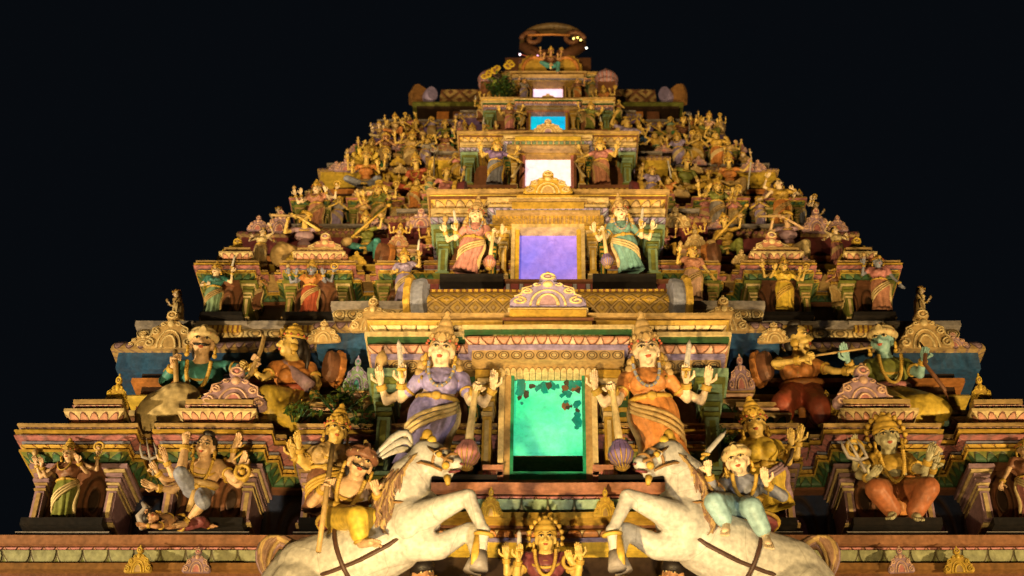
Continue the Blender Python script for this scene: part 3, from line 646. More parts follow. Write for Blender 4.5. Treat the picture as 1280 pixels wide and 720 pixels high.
for ti, t in enumerate(TIERS):
    s = t['s']; k = {n: ZZ(*t[n]) for n in ('floor','s0','s1','e0','e1','e2','nf')}; t['z'] = k
    Xs = [P(CX+o, t['yref'], t['Ym']).x for o in t['st']]; t['X'] = Xs
    xc, xi, xr, xm, xr2, xk = Xs; Ym, Yr, Yi, Yb = t['Ym'], t['Yr'], t['Yin'], t['Yback']
    mb = MB()
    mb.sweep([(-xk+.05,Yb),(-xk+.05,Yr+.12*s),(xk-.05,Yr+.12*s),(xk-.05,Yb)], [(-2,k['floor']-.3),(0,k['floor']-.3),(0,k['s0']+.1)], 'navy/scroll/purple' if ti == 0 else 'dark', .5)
    st = tb(mb, 'storey', tower); STOREY.append(st); st['label'] = ['widest storey at the bottom with green lit doorway','second storey with violet lit doorway','third storey with white lit doorway','fourth storey with cyan lit doorway'][ti]
    d1, Yh = .12*s, Ym+(Yr-Ym)*.42
    half = ([(0,Yr+.5),(.75,Yr+.5),(.75,Yi)] if ti == 0 else [(0,Yi)])+[(xi-d1,Yi),(xi-d1,Yi+(Yr-Yi)*.5),(xi,Yi+(Yr-Yi)*.5),(xi,Yr),(xr,Yr),(xr,Yh),(xr+d1,Yh),(xr+d1,Ym),(xm-d1,Ym),(xm-d1,Yh),(xm,Yh),(xm,Yr),(xr2,Yr),(xr2,Yh),(xr2+d1,Yh),(xr2+d1,Ym),(xk,Ym),(xk,Ym+.9*s),(xk-.3*s,Ym+.9*s),(xk-.3*s,Ym+1.6*s),(xk,Ym+1.6*s),(xk,Ym+2.9*s),(xk-.3*s,Ym+2.9*s),(xk-.3*s,Yb)]
    plan = mirror_plan(half)
    mb = MB(); stack(mb, plan, k['s0'], k['s0']+(k['s1']-k['s0'])*.66, LOWST[:13], s, -.55*s, (-.05,.0,.04,.04)[ti]*s); tb(mb, 'cornice', st)
    zt = k['s0']+(k['s1']-k['s0'])*.66
    # bay heads (upper part of the stack only over the bays), stepping in
    for (a, b, y) in ((xr, xm, Ym), (xr2, xk, Ym)):
        for sg in (-1, 1):
            w = (b-a); a2, b2 = a+w*.16, b-w*(.16 if b < xk else .30)
            pl = [(a2,y+1.0*s),(a2,y-.11*s),(b2,y-.11*s),(b2,y+1.0*s)]
            if sg < 0: pl = [(-x, yy) for x, yy in pl[::-1]]
            mb = MB(); stack(mb, pl, zt, k['s1']+.12*s, HEADST, s, -.3*s, .05*s); tb(mb, 'bay_head', st)
    # base band under the storey's bays
    zb = k['floor']
    # bay pilasters, ledges, niches
    pairs = [(xr, xm, Ym), (xr2, xk, Ym), (xc+.12*s, xi, Yi)]
    for (a, b, y) in pairs:
        for sg in (-1, 1):
            w = b-a
            for f in (.13, .87): mb = MB(); pilaster(mb, sg*(a+w*f), .13*s, y+.02, zb, k['s0']-.004, 'mauve' if ti == 0 else 'olive', 'cream' if f < .5 else 'tan', Yr-y+.1); tb(mb, 'pilaster', st)
            mb = MB(); x0, x1 = sorted((sg*(a+w*.2), sg*(b-w*.2)))
            mb.box(x0, x1, y+.12*s, Yr+.1, zb, k['s0'], 'brown/scroll/dark' if ti < 2 else 'dark', .3*s); tb(mb, 'niche', st)
            mb = MB(); x0, x1 = sorted((sg*(a+w*.08), sg*(b-w*.08)))
            mb.box(x0, x1, y-.22*s, Yr, zb-.12*s, zb-.004, 'black', None, .015); mb.box(x0-.06*s, x1+.06*s, y-.12*s, Yr, zb-.19*s, zb-.124*s, 'grey', None, .01)
            mb.box(x0+.04*s, x1-.04*s, y-.08*s, Yr, zb-.30*s, zb-.194*s, 'gold/bead/brown', .08*s)
            tb(mb, 'ledge', st)
    # inner crests on little pinnacles between bays
    # upper wall zone
    xw = P(CX+t['sx'], 440 if ti == 0 else t['e1'][0], t['Ys']).x; xs1 = P(CX+t['sstep'], t['e1'][0], t['Ys']-.4*s).x
    t['xw'] = xw
    xu = xw-.32*s
    pl = [(-xu,Yb-.2),(-xu,t['Yu']),(xu,t['Yu']),(xu,Yb-.2)]
    mb = MB(); stack(mb, pl, zt+.004, k['e0'], UPW, s*.9, -.5*s); tb(mb, 'wall', st)
    mb = MB(); mb.box(-xu+.2, xu-.2, t['Ym']+.25*s, Yb-.4, zt-.16*s, zt-.003, 'tan'); tb(mb, 'platform', st)
    # slab: soffit + fascia, eave, scroll band
    Ys = t['Ys']; half = [(0,Ys-.42*s),(xs1,Ys-.42*s),(xs1,Ys),(xw,Ys),(xw,Ys+1.3*s),(xw-.35*s,Ys+1.3*s),(xw-.35*s,Yb)]
    pl = mirror_plan(half)
    mb = MB(); layer(mb, pl, 'flat', k['e0'], k['e1'], 0, 0, t['fas'], .3, -.3*s); mb.box(-xw+.25*s, xw-.25*s, Ys+.28*s, t['Yu']+.2, k['e0']+.01, k['e1']-.01, t['fas']); mb.box(-xs1+.25*s, xs1-.25*s, Ys-.15*s, Ys+.28*s, k['e0']+.012, k['e1']-.012, t['fas']); tb(mb, 'fascia', st)
    mb = MB(); layer(mb, pl, 'kap', k['e1']+.002, k['e2'], -.12*s, .20*s, t['eave'], .115*s, -.3*s); tb(mb, 'eave', st)
    mb = MB(); zz = k['e2']; h = max(.05, k['nf']-zz)
    layer(mb, pl, 'flat', zz+.002, zz+h*.25, -.16*s, 0, 'brown', .3, -.32*s); layer(mb, pl, 'round', zz+h*.25, zz+h*.8, -.18*s, .05*s, t['bandm'], .22*s, -.32*s); layer(mb, pl, 'flat', zz+h*.8, zz+h, -.10*s, 0, 'grey', .3, -.32*s); mb.box(-xw+.3*s, xw-.3*s, Ys+.25*s, t['Yu']+1.2*s, zz-.02, zz+h-.004, 'grey'); mb.box(-xs1+.3*s, xs1-.3*s, Ys-.14*s, Ys+.25*s, zz-.02, zz+h-.006, 'grey')
    tb(mb, 'scroll_band', st)

# ---- central bays -----------------------------------------------------------------
def center(st, Yc, hw, dw, z, s, door, frame_cols, entab=ENTAB, proj_h=.62):
    """z: base, ledge, d0, d1, top"""
    base, led, d0, d1, top = z; yb = Yc+.38*s
    mb = MB()
    mb.box(-hw, -dw-.0, yb, yb+.5, base, d1+.02, 'brown'); mb.box(dw, hw, yb, yb+.5, base, d1+.02, 'brown')
    mb.box(-dw, dw, yb, yb+.5, base, d0, 'brown'); tb(mb, 'niche_wall', st)
    if door is None: mb = MB(); mb.box(-dw-.3, dw+.3, yb+.52, yb+.57, d0-.3, d1+.3, 'black'); tb(mb, 'dark_interior', st)  # black board paints the shade inside the open doorway
    mb = MB(); pan = door or 'black'; 
    if door: mb.box(-dw, dw, Yc+.14*s, yb+.3, d0, d1, pan); tb(mb, 'door_panel', st)
    c1, c2, c3 = frame_cols; mb = MB()
    for sg in (-1, 1):
        def bx(a, b, y0, z0, z1, c, **k2):
            x0, x1 = sorted((sg*a, sg*b)); mb.box(x0, x1, y0, yb, z0, z1, c, **k2)
        bx(dw, dw+.07*s, Yc-.02*s, d0-.02, d1, c1); bx(dw+.07*s, dw+.13*s, Yc-.06*s, d0-.02, d1, c2)
    mb.box(-dw-.13*s, dw+.13*s, Yc-.08*s, yb, d1, d1+.07*s, c3, .07*s); mb.box(-dw, dw, Yc-.04*s, yb, d0-.08*s, d0, c1); tb(mb, 'door_frame', st)
    for sg in (-1, 1):
        mb = MB(); pilaster(mb, sg*(dw+.26*s), .13*s, Yc+.02*s, led, d1+.05*s, 'gold', 'cream', .36*s); tb(mb, 'pilaster', st); mb = MB(); pilaster(mb, sg*(dw+.42*s), .09*s, Yc+.14*s, led, d1+.05*s, 'forest', 'gold', .26*s); tb(mb, 'pilaster', st)
        mb = MB(); pilaster(mb, sg*(hw-.12*s), .19*s, Yc+.02*s, led, d1+.05*s, 'mint', 'olive', .36*s); tb(mb, 'pilaster', st)
    pl = [(-hw,yb+1.2),(-hw,Yc),(hw,Yc),(hw,yb+1.2)]
    mb = MB(); stack(mb, pl, d1+.06*s, top, entab, s, -1.0*s); tb(mb, 'entablature', st)
    w2 = dw+.42*s; pl = [(-w2,Yc+.1),(-w2,Yc-.2*s),(w2,Yc-.2*s),(w2,Yc+.1)]
    mb = MB(); stack(mb, pl, d1+.07*s, d1+(top-d1)*proj_h, entab[:5], s*.9, -.2*s); tb(mb, 'door_hood', st)
    return pl
def zlist(Y, *pys): return [ZZ(p, Y) for p in pys]
def xo(off, py, Y): return P(CX+off, py, Y).x

D_G = lamp_mat('green_glow_panel', (.03,.60,.34), .60, (.12,.78,.50)); D_V = lamp_mat('violet_glow_panel', (.17,.15,.80), .85, (.30,.20,.78)); D_W = lamp_mat('white_glow_panel', (.95,.80,.72), 1.05, (.95,.70,.80))
D_C = lamp_mat('cyan_glow_panel', (.0,.42,.80), .95, (.0,.50,.72)); D_P = lamp_mat('pale_glow_panel', (.95,.75,.85), 1.3, (.85,.55,.75)); GREENDK = paint('green_door_edge', (.02,.30,.16)); 

s1 = STOREY[0]
center(s1, 14.2, xo(215,470,14.2), xo(47,530,14.2), zlist(14.2, 640, 602, 602, 470, 402), 1.0, None, ('tan','cream','cream/petal/tan'))
# the green door: lit panel in its upper three quarters over a dark opening, with a green sill
zd0, zdm, zd1 = zlist(14.2, 602, 562, 470); dw = xo(47,530,14.2)
mb = MB(); mb.box(-dw+.02, dw-.02, 14.27, 14.33, zdm, zd1-.02, D_G); o = tb(mb, 'lit_panel', s1)
mb = MB(); mb.box(-dw, -dw+.035, 14.19, 14.33, zd0, zd1, GREENDK); mb.box(dw-.035, dw, 14.19, 14.33, zd0, zd1, GREENDK); mb.box(-dw+.035, dw-.035, 14.21, 14.33, zd0, zd0+.13, GREENDK); tb(mb, 'door_jamb', s1)
# peeled flakes along the top of the panel
mb = MB(); rnd = random.Random(3)
PEEL = paint('peeled_plaster', (.05,.055,.05)); BL = paint('old_teal_paint', (.0,.30,.33)); OR = paint('old_orange_paint', (.20,.11,.06))
for i in range(46):
    if i < 22: x, z, r = rnd.uniform(-.38,.38)*dw*2.3, zd1-rnd.uniform(.03,.14), rnd.uniform(.02,.06)
    elif i < 40: q = rnd.random(); x, z, r = dw*(.45+.5*q)-rnd.uniform(0,.06), zd1-.1-rnd.uniform(.0,.62)*(q+.15), rnd.uniform(.02,.065)
    else: x, z, r = -dw*.72+rnd.uniform(-.04,.06), zd1-rnd.uniform(.12,.4), rnd.uniform(.02,.05)
    x = max(-dw+.09, min(dw-.09, x))
    pts = [(x+r*rnd.uniform(.5,1.25)*math.cos(2*PI*k/7), z+r*rnd.uniform(.5,1.5)*math.sin(2*PI*k/7)) for k in range(7)]
    mb.plate(pts, 14.262-.0011*i/46, 14.272, (PEEL, BL, BL, PEEL, BL, OR, BL)[i % 7])
tb(mb, 'peeling_paint', s1)
Yf = 14.0; hw = xo(232,640,Yf)
def ladder(st, rows, pl, name, oi=-.5):
    mb = MB()
    for typ, ya, yb_, Y, o, b, mat, pw in rows: layer(mb, pl, typ, ZZ(yb_, Y), ZZ(ya, Y), o, b, mat, pw, oi)
    return tb(mb, name, st)
pl = [(-hw,15),(-hw,Yf),(hw,Yf),(hw,15)]
ladder(s1, [('flat',603,612,Yf-.1,.10,0,'pink',.3),('flat',612,614,Yf-.1,0,0,'dark',.3),('round',614,623,Yf-.1,.0,.05,'rose/scale/pink',.12),('cyma',623,641,Yf-.1,.0,.08,'mint/scale/cream',.26),('flat',641,648,Yf-.1,.12,0,'gold',.3),('flat',648,653,Yf-.1,-.05,0,'brown',.3),
 ('round',653,668,Yf-.1,-.06,.09,'orange/petal/cream',.17),('flat',668,672,Yf-.1,.03,0,'lilac',.3),('flat',672,683,Yf-.1,.0,0,'yellow',.3),('flat',683,720,Yf-.1,-.14,0,'dark',.3),('flat',720,800,Yf-.1,-.1,0,'brown',.3)], pl, 'plinth', -.8)
Yl = 14.35; xk = TIERS[0]['X'][5]+.25; pl = [(-xk,21),(-xk,Yl),(xk,Yl),(xk,21)]
ladder(s1, [('flat',673,684,Yl,.08,0,'clay',.3),('round',684,692,Yl,.0,.06,'rose/scale/pink',.13),('cyma',692,709,Yl,.0,.08,'sage/scale/olive',.26),('flat',709,717,Yl,.10,0,'ochre',.3),('flat',717,724,Yl,.0,0,'brown',.3),('round',724,745,Yl,-.02,.1,'orange/petal/gold',.2),('flat',745,800,Yl,.05,0,'brown',.3)], pl, 'plinth', -1.2)
# seats for the two guardians
def guard_ledge(st, Y, x0, x1, py0, py1, c='black'):
    for sg in (-1, 1):
        mb = MB(); a, b = sorted((sg*xo(x0,py1,Y), sg*xo(x1,py1,Y))); mb.box(a, b, Y, Y+.9, ZZ(py1, Y), ZZ(py0, Y), c, None, .012); tb(mb, 'ledge', st)
guard_ledge(s1, 13.95, 62, 190, 592, 598)
for sg in (-1, 1):
    mb = MB(); a, b = sorted((sg*xo(56,590,14.1), sg*xo(82,590,14.1))); mb.box(a, b, 14.1, 14.5, ZZ(602,14.1), ZZ(594,14.1), 'pink'); mb.box(a, b, 14.14, 14.5, ZZ(594,14.1), ZZ(587,14.1), 'rose/bead/palepink', .05); mb.box(a, b, 14.08, 14.5, ZZ(587,14.1), ZZ(582,14.1), 'pink'); tb(mb, 'pilaster_base', s1)
# crest on its pedestal and the latticed barrel roof with horseshoe ends
def pedestal(st, Y, rows):
    mb = MB()
    for off, ya, yb_, c in rows: w = xo(off, ya, Y); mb.box(-w, w, Y, Y+.5, ZZ(yb_, Y), ZZ(ya, Y), c, .08, .01)
    tb(mb, 'pedestal', st)
pedestal(s1, 13.95, [(62,422,424,'brown'),(70,412,422,'cream/scale/gold'),(56,401,411,'gold'),(58,396,400,'brown'),(49,386,395,'gold'),(51,384,386,'cream')])
crest(s1, CX, 384, 345, 14.0, 96, ('lilac','cream','mauve'))
def barrel(st, Y, x, pyb, pyt, mat, endcol, pw, ends=True, er=.36, rim='gold'):
    z0, z1 = ZZ(pyb, Y-.1), ZZ(pyt, Y-.02); h = z1-z0; X = xo(x, pyb, Y)
    mb = MB(); pr = [(-.1-.0*h, z0)]+[(.28*h*math.sin(PI*t/10)-.10*h*t/10, z0+h*t/10) for t in range(11)]+[(-1.0, z1)]
    mb.sweep([(-X,Y+1),(-X,Y),(X,Y),(X,Y+1)], pr, mat, pw)
    layer(mb, [(-X,Y+1),(-X,Y),(X,Y),(X,Y+1)], 'flat', z0-.10*h, z0, .22*h, 0, 'olive/bead/gold', .06, -.8)
    layer(mb, [(-X,Y+1),(-X,Y),(X,Y),(X,Y+1)], 'flat', z1-.03*h, z1+.05*h, -.02, 0, 'gold/bead/brown', .07, -.8)
    tb(mb, 'barrel_roof', st)
    if ends:
        for sg in (-1, 1):
            mb = MB(); r = h*er*1.25; Rz = Matrix.Translation((sg*(X+.03), Y-.10, z0+h*.55)) @ Matrix.Rotation(-sg*R(68), 4, 'Z')
            out = [(r*.55*math.cos(a)*(1 if math.sin(a) > -.5 else .9), r*1.45*math.sin(a)) for a in [2*PI*i/18 for i in range(18)]]
            mb.plate(out, -.20*h, .16*h, endcol, .10, Rz)
            out2 = [(r*(.74+.06*(i % 2))*math.cos(a), r*(1.75+.12*(i % 2))*math.sin(a)) for i, a in enumerate([2*PI*i/24 for i in range(24)])]
            mb.plate(out2, .16*h, .34*h, rim, .08, Rz)
            tb(mb, 'end_arch', st)
barrel(s1, 14.45, 158, 392, 361, 'gold/lattice/tan', 'bluegrey', .2)
s2 = STOREY[1]
center(s2, 15.2, xo(142,340,15.2), xo(36,320,15.2), zlist(15.2, 362, 345, 354, 288, 246), .8, D_V, ('yellow','cream','cream'), ENTAB2)
guard_ledge(s2, 14.85, 55, 137, 341, 353)
mb = MB(); pl = [(-xo(150,355,15),16),(-xo(150,355,15),15.0),(xo(150,355,15),15.0),(xo(150,355,15),16)]
layer(mb, pl, 'flat', ZZ(362,15), ZZ(355,15), .0, 0, 'maroon/bead/bluegrey', .16, -.6); layer(mb, pl, 'flat', ZZ(355,15), ZZ(352,15), .05, 0, 'brown', .2, -.6); tb(mb, 'plinth', s2)
pedestal(s2, 14.95, [(66,262,266,'tan'),(46,252,261,'gold'),(50,248,251,'tan'),(40,243,247,'gold')])
crest(s2, CX, 243, 216, 15.0, 62, ('gold','cream','tan'))
barrel(s2, 15.7, 105, 251, 234, 'lilac/lattice/white', 'maroon', .13, True, .3)
s3 = STOREY[2]
center(s3, 16.2, xo(106,220,16.2), xo(28.5,215,16.2), zlist(16.2, 240, 231, 234, 195, 170), .6, D_W, ('rose','brown','gold'), ENTAB2)
guard_ledge(s3, 15.95, 38, 104, 230, 236, 'brown')
pedestal(s3, 16.0, [(52,180,183,'tan'),(46,176,180,'mint/bead/cream'),(42,170,175,'yellow'),(33,167,170,'tan')])
crest(s3, CX, 167, 150, 16.1, 40, ('tan','cream','mauve'))
barrel(s3, 16.6, 76, 172, 163, 'yellow/bead/gold', 'olive', .07, False)
s4 = STOREY[3]
center(s4, 17.05, xo(78,150,17.05), xo(21.5,150,17.05), zlist(17.05, 168, 161, 163, 142, 126), .48, D_C, ('gold','brown','pink/bead/rose'))
guard_ledge(s4, 16.85, 25, 76, 161, 165, 'brown')
crest(s4, CX, 124, 116, 17.0, 20, ('tan','cream','mauve'))
# top storey: roof slab, long barrel roof with horn ends, small lit doorway, golden horseshoe
z0, z1, z2 = ZZ(150,17.9), ZZ(133,18.2), ZZ(125,18.2); X5 = xo(168,128,18.2); xb5 = X5-.35
mb = MB(); mb.sweep([(-xb5,20.5),(-xb5,18.5),(xb5,18.5),(xb5,20.5)], [(-1,z0-.3),(0,z0-.3),(0,z1)], 'brown')
s5 = tb(mb, 'storey', tower); s5['label'] = 'topmost storey with pale lit doorway under a barrel roof'
mb = MB(); pl = [(-X5,20.5),(-X5,18.2),(X5,18.2),(X5,20.5)]; layer(mb, pl, 'flat', z1, z1+.05, -.05, 0, 'dark', .2, -1); layer(mb, pl, 'kap', z1+.05, z2, -.1, .12, 'olive', .1, -1); tb(mb, 'eave', s5)
mb = MB()
for i in range(14):
    x = -xb5+(i+.5)*2*xb5/14
    if abs(x) > .9: mb = MB(); mb.box(x-.10, x+.10, 18.3, 18.6, z1-.35, z1-.02, ('orange','brown')[i % 2]); tb(mb, 'bracket', s5)
mb = MB(); zr0, zr1 = z2, ZZ(117,18.6)
mb.sweep([(-X5+.5,20.4),(-X5+.5,18.5),(X5-.5,18.5),(X5-.5,20.4)], [(0,zr0),(.1,zr0+.12),(.08,zr1-.08),(-.06,zr1),(-.9,zr1+.25)], 'tan/lattice/brown', .28); tb(mb, 'barrel_roof', s5)
for sg in (-1, 1):
    mb = MB(); x = sg*xo(148,118,18.3); Rz = Matrix.Translation((x, 18.35, ZZ(122,18.35))) @ Matrix.Rotation(-sg*R(30), 4, 'Z')
    mb.plate([(.11*math.cos(a), .02+.17*math.sin(a)) for a in [2*PI*i/14 for i in range(14)]], -.1, .08, 'lilac', .12, Rz)
    ox = sg*.16; mb.plate([(ox-.13,-.15),(ox+.13,-.15),(ox+.15,.08),(ox+.13,.24),(ox+sg*.03,.29),(ox-.1,.24),(ox-.15,.08)], .06, .18, 'ochre', .06, Rz); tb(mb, 'end_arch', s5)
center(s5, 17.75, xo(58,115,17.75), xo(18.5,115,17.75), zlist(17.75, 135, 124, 124, 106, 93), .42, D_P, ('brown','tan','brown'))
mb = MB(); Xh = xo(45,94,17.6); stack(mb, [(-Xh*.92,18.6),(-Xh*.92,17.62),(Xh*.92,17.62),(Xh*.92,18.6)], ZZ(101,17.62), ZZ(93,17.62), ENTAB2, .42, -.2); mb.box(-Xh, Xh, 17.5, 18.6, ZZ(94,17.5)+.003, ZZ(92,17.5), 'tan', .1, .01); mb.box(-.6, .6, 17.9, 18.8, ZZ(125,17.9), ZZ(90,17.9), 'brown'); tb(mb, 'pedestal', s5)
# golden horseshoe fan behind the top deity
mb = MB(); b = P(688, 93, 17.65); w = xo(39,90,17.65); h = ZZ(67,17.65)-b.z
for sg in (-1,1):
    out = [(0,0)]+[(sg*(w*(.55+.45*math.cos(a))+.03*(i % 2)), h*(.15+.8*math.sin(a)+.03*(i % 2))) for i, a in enumerate([-.2+(PI*.75)*q/12 for q in range(13)])]
    if sg < 0: out = out[::-1]
    mb.plate([(b.x+x, b.z+z) for x, z in out], 17.66+.002*sg, 17.82, 'gold', .06)
    mb.tube([(b.x+sg*w*(.5+.38*math.cos(a)), 17.64, b.z+h*(.2+.6*math.sin(a))) for a in [-.2+PI*.8*q/12 for q in range(13)]], .03, 'orange', 6)
tb(mb, 'horseshoe_fan', s5)
# big horseshoe arch (roof end) at the very top, with festoon bulbs
mb = MB(); Yh = 18.6; c = P(691, 60, Yh); w = xo(CX-CX+41,60,Yh); h = ZZ(36,Yh)-c.z
pts = [(c.x+w*math.cos(a)*.93, Yh-.25*math.sin(a)*0, c.z+h*.25+h*.75*math.sin(a)) for a in [-.95+(PI+1.9)*q/28 for q in range(29)]]
mb.tube(pts, [.032+.034*math.sin(PI*(q/28)) for q in range(29)], 'umber', 8, 2.2, (0,1,0))
for sg in (-1,1):
    mb.tube([(c.x+sg*w*.62+.19*math.cos(a)*(1-q/22)*sg, Yh-.12, c.z+h*.22+.19*math.sin(a)*(1-q/22)) for q, a in enumerate([PI*2.4*q/18 for q in range(19)])], .045, 'brown', 6)
    mb.tube([(c.x+sg*w*.9, Yh, c.z+h*.1), (c.x+sg*w*.4, Yh-.1, c.z-h*.55), (c.x+sg*.12, Yh-.2, c.z-h*.8)], [.1,.1,.1], 'brown', 7)
arch = tb(mb, 'roof_horseshoe', s5)
mb = MB(); mb.box(-.5, .5, 18.4, 19.2, ZZ(95,18.4), ZZ(72,18.4), 'brown'); mb.sweep([(-.75,20),(-.75,18.9),(.75,18.9),(.75,20)], [(0,z2),(0,ZZ(72,18.9))], 'brown'); tb(mb, 'ridge', s5)
def bulb(px, py, Y, col, s, r, name):
    m = lamp_mat(name, col, s); mb = MB(); mb.ell((0,0,0), r, m, None, 8, 6); o = mb.build('bulb', s5, P(px, py, Y)); return o
for i, (px, py, col) in enumerate(((650,68,(1,.85,1)),(733,60,(1,1,.85)),(672,70,(1,.5,.8)),(722,47,(1,.8,.15)),(726,50,(1,.85,.2)),(717,48,(1,.8,.2)))):
    bulb(px, py, 18.3, col, 4, .018, 'bulb_glow_%d' % i)
mb = MB(); mb.tube([P(648,67,18.32),P(658,70,18.32),P(672,72,18.32)], .012, 'red', 5); mb.tube([P(660,44,18.35),P(690,43,18.33),P(712,44,18.35)], .02, 'orange', 5); tb(mb, 'festoon_cable', s5)
# the rest of the gateway below the picture
mb = MB(); zb = ZZ(795,14.35); X = TIERS[0]['X'][5]
mb.box(-X-.3, -1.6, 14.4, 21.4, 0, zb, 'tan'); mb.box(1.6, X+.3, 14.4, 21.4, 0, zb, 'tan'); mb.box(-1.6, 1.6, 14.6, 21.2, 4.4, zb, 'tan'); mb.box(-1.6, 1.6, 18, 18.2, 0, 4.4, 'brown')
for i in range(5): mb.box(-X-.5-.05*i, X+.5+.05*i, 14.15-.03*i, 21.6, 4.8+i*.3, 5.05+i*.3, ('pink','gold','mint','orange','cream')[i]+'/petal/tan', .3)
base = tb(mb, 'gateway_base', tower)
# ---------------- crests of the storeys (left one, mirrored right) ----------------
CR = random.Random(9); TN = ('tan','cream','tan'); MV = ('mauve','palepink','rose'); GD = ('gold','yellow','tan'); GR = ('mint','lilac','teal'); PK = ('pink','cream','mauve')
for tier, px, pb, pt, Y, w, kd in (
 (0,211,436,392,15.25,66,TN),(0,465,414,375,14.83,58,TN),(0,404,428,402,14.86,44,TN),(0,178,434,414,15.3,40,TN),
 (0,291,511,462,14.5,84,MV),(0,143,512,472,14.6,34,GD),(0,445,487,449,14.7,34,GR),(0,172,716,684,14.2,36,GD),(0,245,716,686,14.2,36,MV),(0,613,646,612,13.85,30,GD),
 (1,405,326,294,15.5,60,PK),(1,294,330,300,15.6,50,GD),(1,349,290,264,15.95,36,MV),(1,526,284,262,15.9,40,MV),(1,498,308,288,15.7,26,PK),(1,470,286,272,15.9,28,MV),
 (2,473,246,226,16.5,46,GD),(2,400,250,228,16.6,36,MV),(2,432,214,198,16.9,30,MV),(2,560,236,222,16.5,26,MV),(2,590,200,186,16.8,26,MV),
 (3,503,186,170,17.3,36,MV),(3,448,190,176,17.4,28,MV),(3,574,164,152,17.5,22,MV),(3,540,190,180,17.2,24,MV),(2,520,246,232,16.6,24,PK),(2,448,248,236,16.5,22,MV),(3,470,192,180,17.3,20,GD),(3,560,190,178,17.2,20,PK),(3,610,166,156,17.4,16,GD),(1,445,330,314,15.6,26,GD),(1,366,330,314,15.6,24,GD),(0,335,520,492,14.75,34,GD),(0,248,520,496,14.55,30,GD),(2,497,206,194,17.0,20,GD),(3,520,160,151,17.7,18,GD),(3,598,150,140,17.8,16,MV),(1,322,288,270,16.05,28,MV),(1,380,290,276,16.0,24,TN),(2,420,212,201,16.95,20,MV),(2,500,216,204,16.9,20,TN),(3,484,160,151,17.7,16,TN)):
    crest(STOREY[tier], px, pb, pt, Y, w, kd, .15, CR.uniform(-.12,.12)); crest(STOREY[tier], 1370-px+CR.uniform(-3,3), pb, pt+CR.uniform(-2,2), Y, w*CR.uniform(.92,1.08), CR.choice((kd, kd, kd, MV, TN)), .15, CR.uniform(-.12,.12))
# little pinnacle blocks beside the centre bay
for tier, px, pb, pt, Y, w in ((0,447,525,487,14.8,40),(0,415,540,505,14.7,56),(1,500,335,308,15.75,36),(2,562,250,236,16.5,26)):
    for sg in (-1,1):
        mb = MB(); z0, z1 = ZZ(pb,Y), ZZ(pt,Y); x = sg*xo(CX-px, pb, Y); w2 = xo(w/2, pb, Y); pl = [(x-w2,Y+.5),(x-w2,Y),(x+w2,Y),(x+w2,Y+.5)]
        stack(mb, pl, z0, z1, [('flat',1,.04,0,'pink',.1),('cyma',1.6,0,.06,'green/petal/cream',.12),('flat',.6,.07,0,'tan',.1),('flat',1,-.03,0,'brown',.1),('round',1,-.03,.05,'palepink',.1),('flat',.5,.04,0,'tan',.1)], TIERS[tier]['s'], -.2); tb(mb, 'pinnacle', STOREY[tier])
# horseshoe ends standing beside the inner bays
for tier, px, pyc, Y, hh in ((0,414,458,14.9,.18),(1,478,318,15.6,.15)):
    for sg in (-1,1):
        mb = MB(); c = P(CX+sg*(CX-px), pyc, Y); Rz = Matrix.Translation(c) @ Matrix.Rotation(sg*R(50), 4, 'Z'); r = hh; n = 24
        mb.plate([(r*.62*math.cos(a), r*1.15*math.sin(a)) for a in [2*PI*i/n for i in range(n)]], -.07, .05, 'brown', .14, Rz); mb.plate([(r*(.80+.06*(i % 2))*math.cos(a), r*(1.32+.09*(i % 2))*math.sin(a)) for i, a in enumerate([2*PI*i/n for i in range(n)])], .05, .12, 'orange', .05, Rz); tb(mb, 'end_arch', STOREY[tier])
for o in [c for st in KIDS[tower.name] for c in [st]]: o.location = -TO
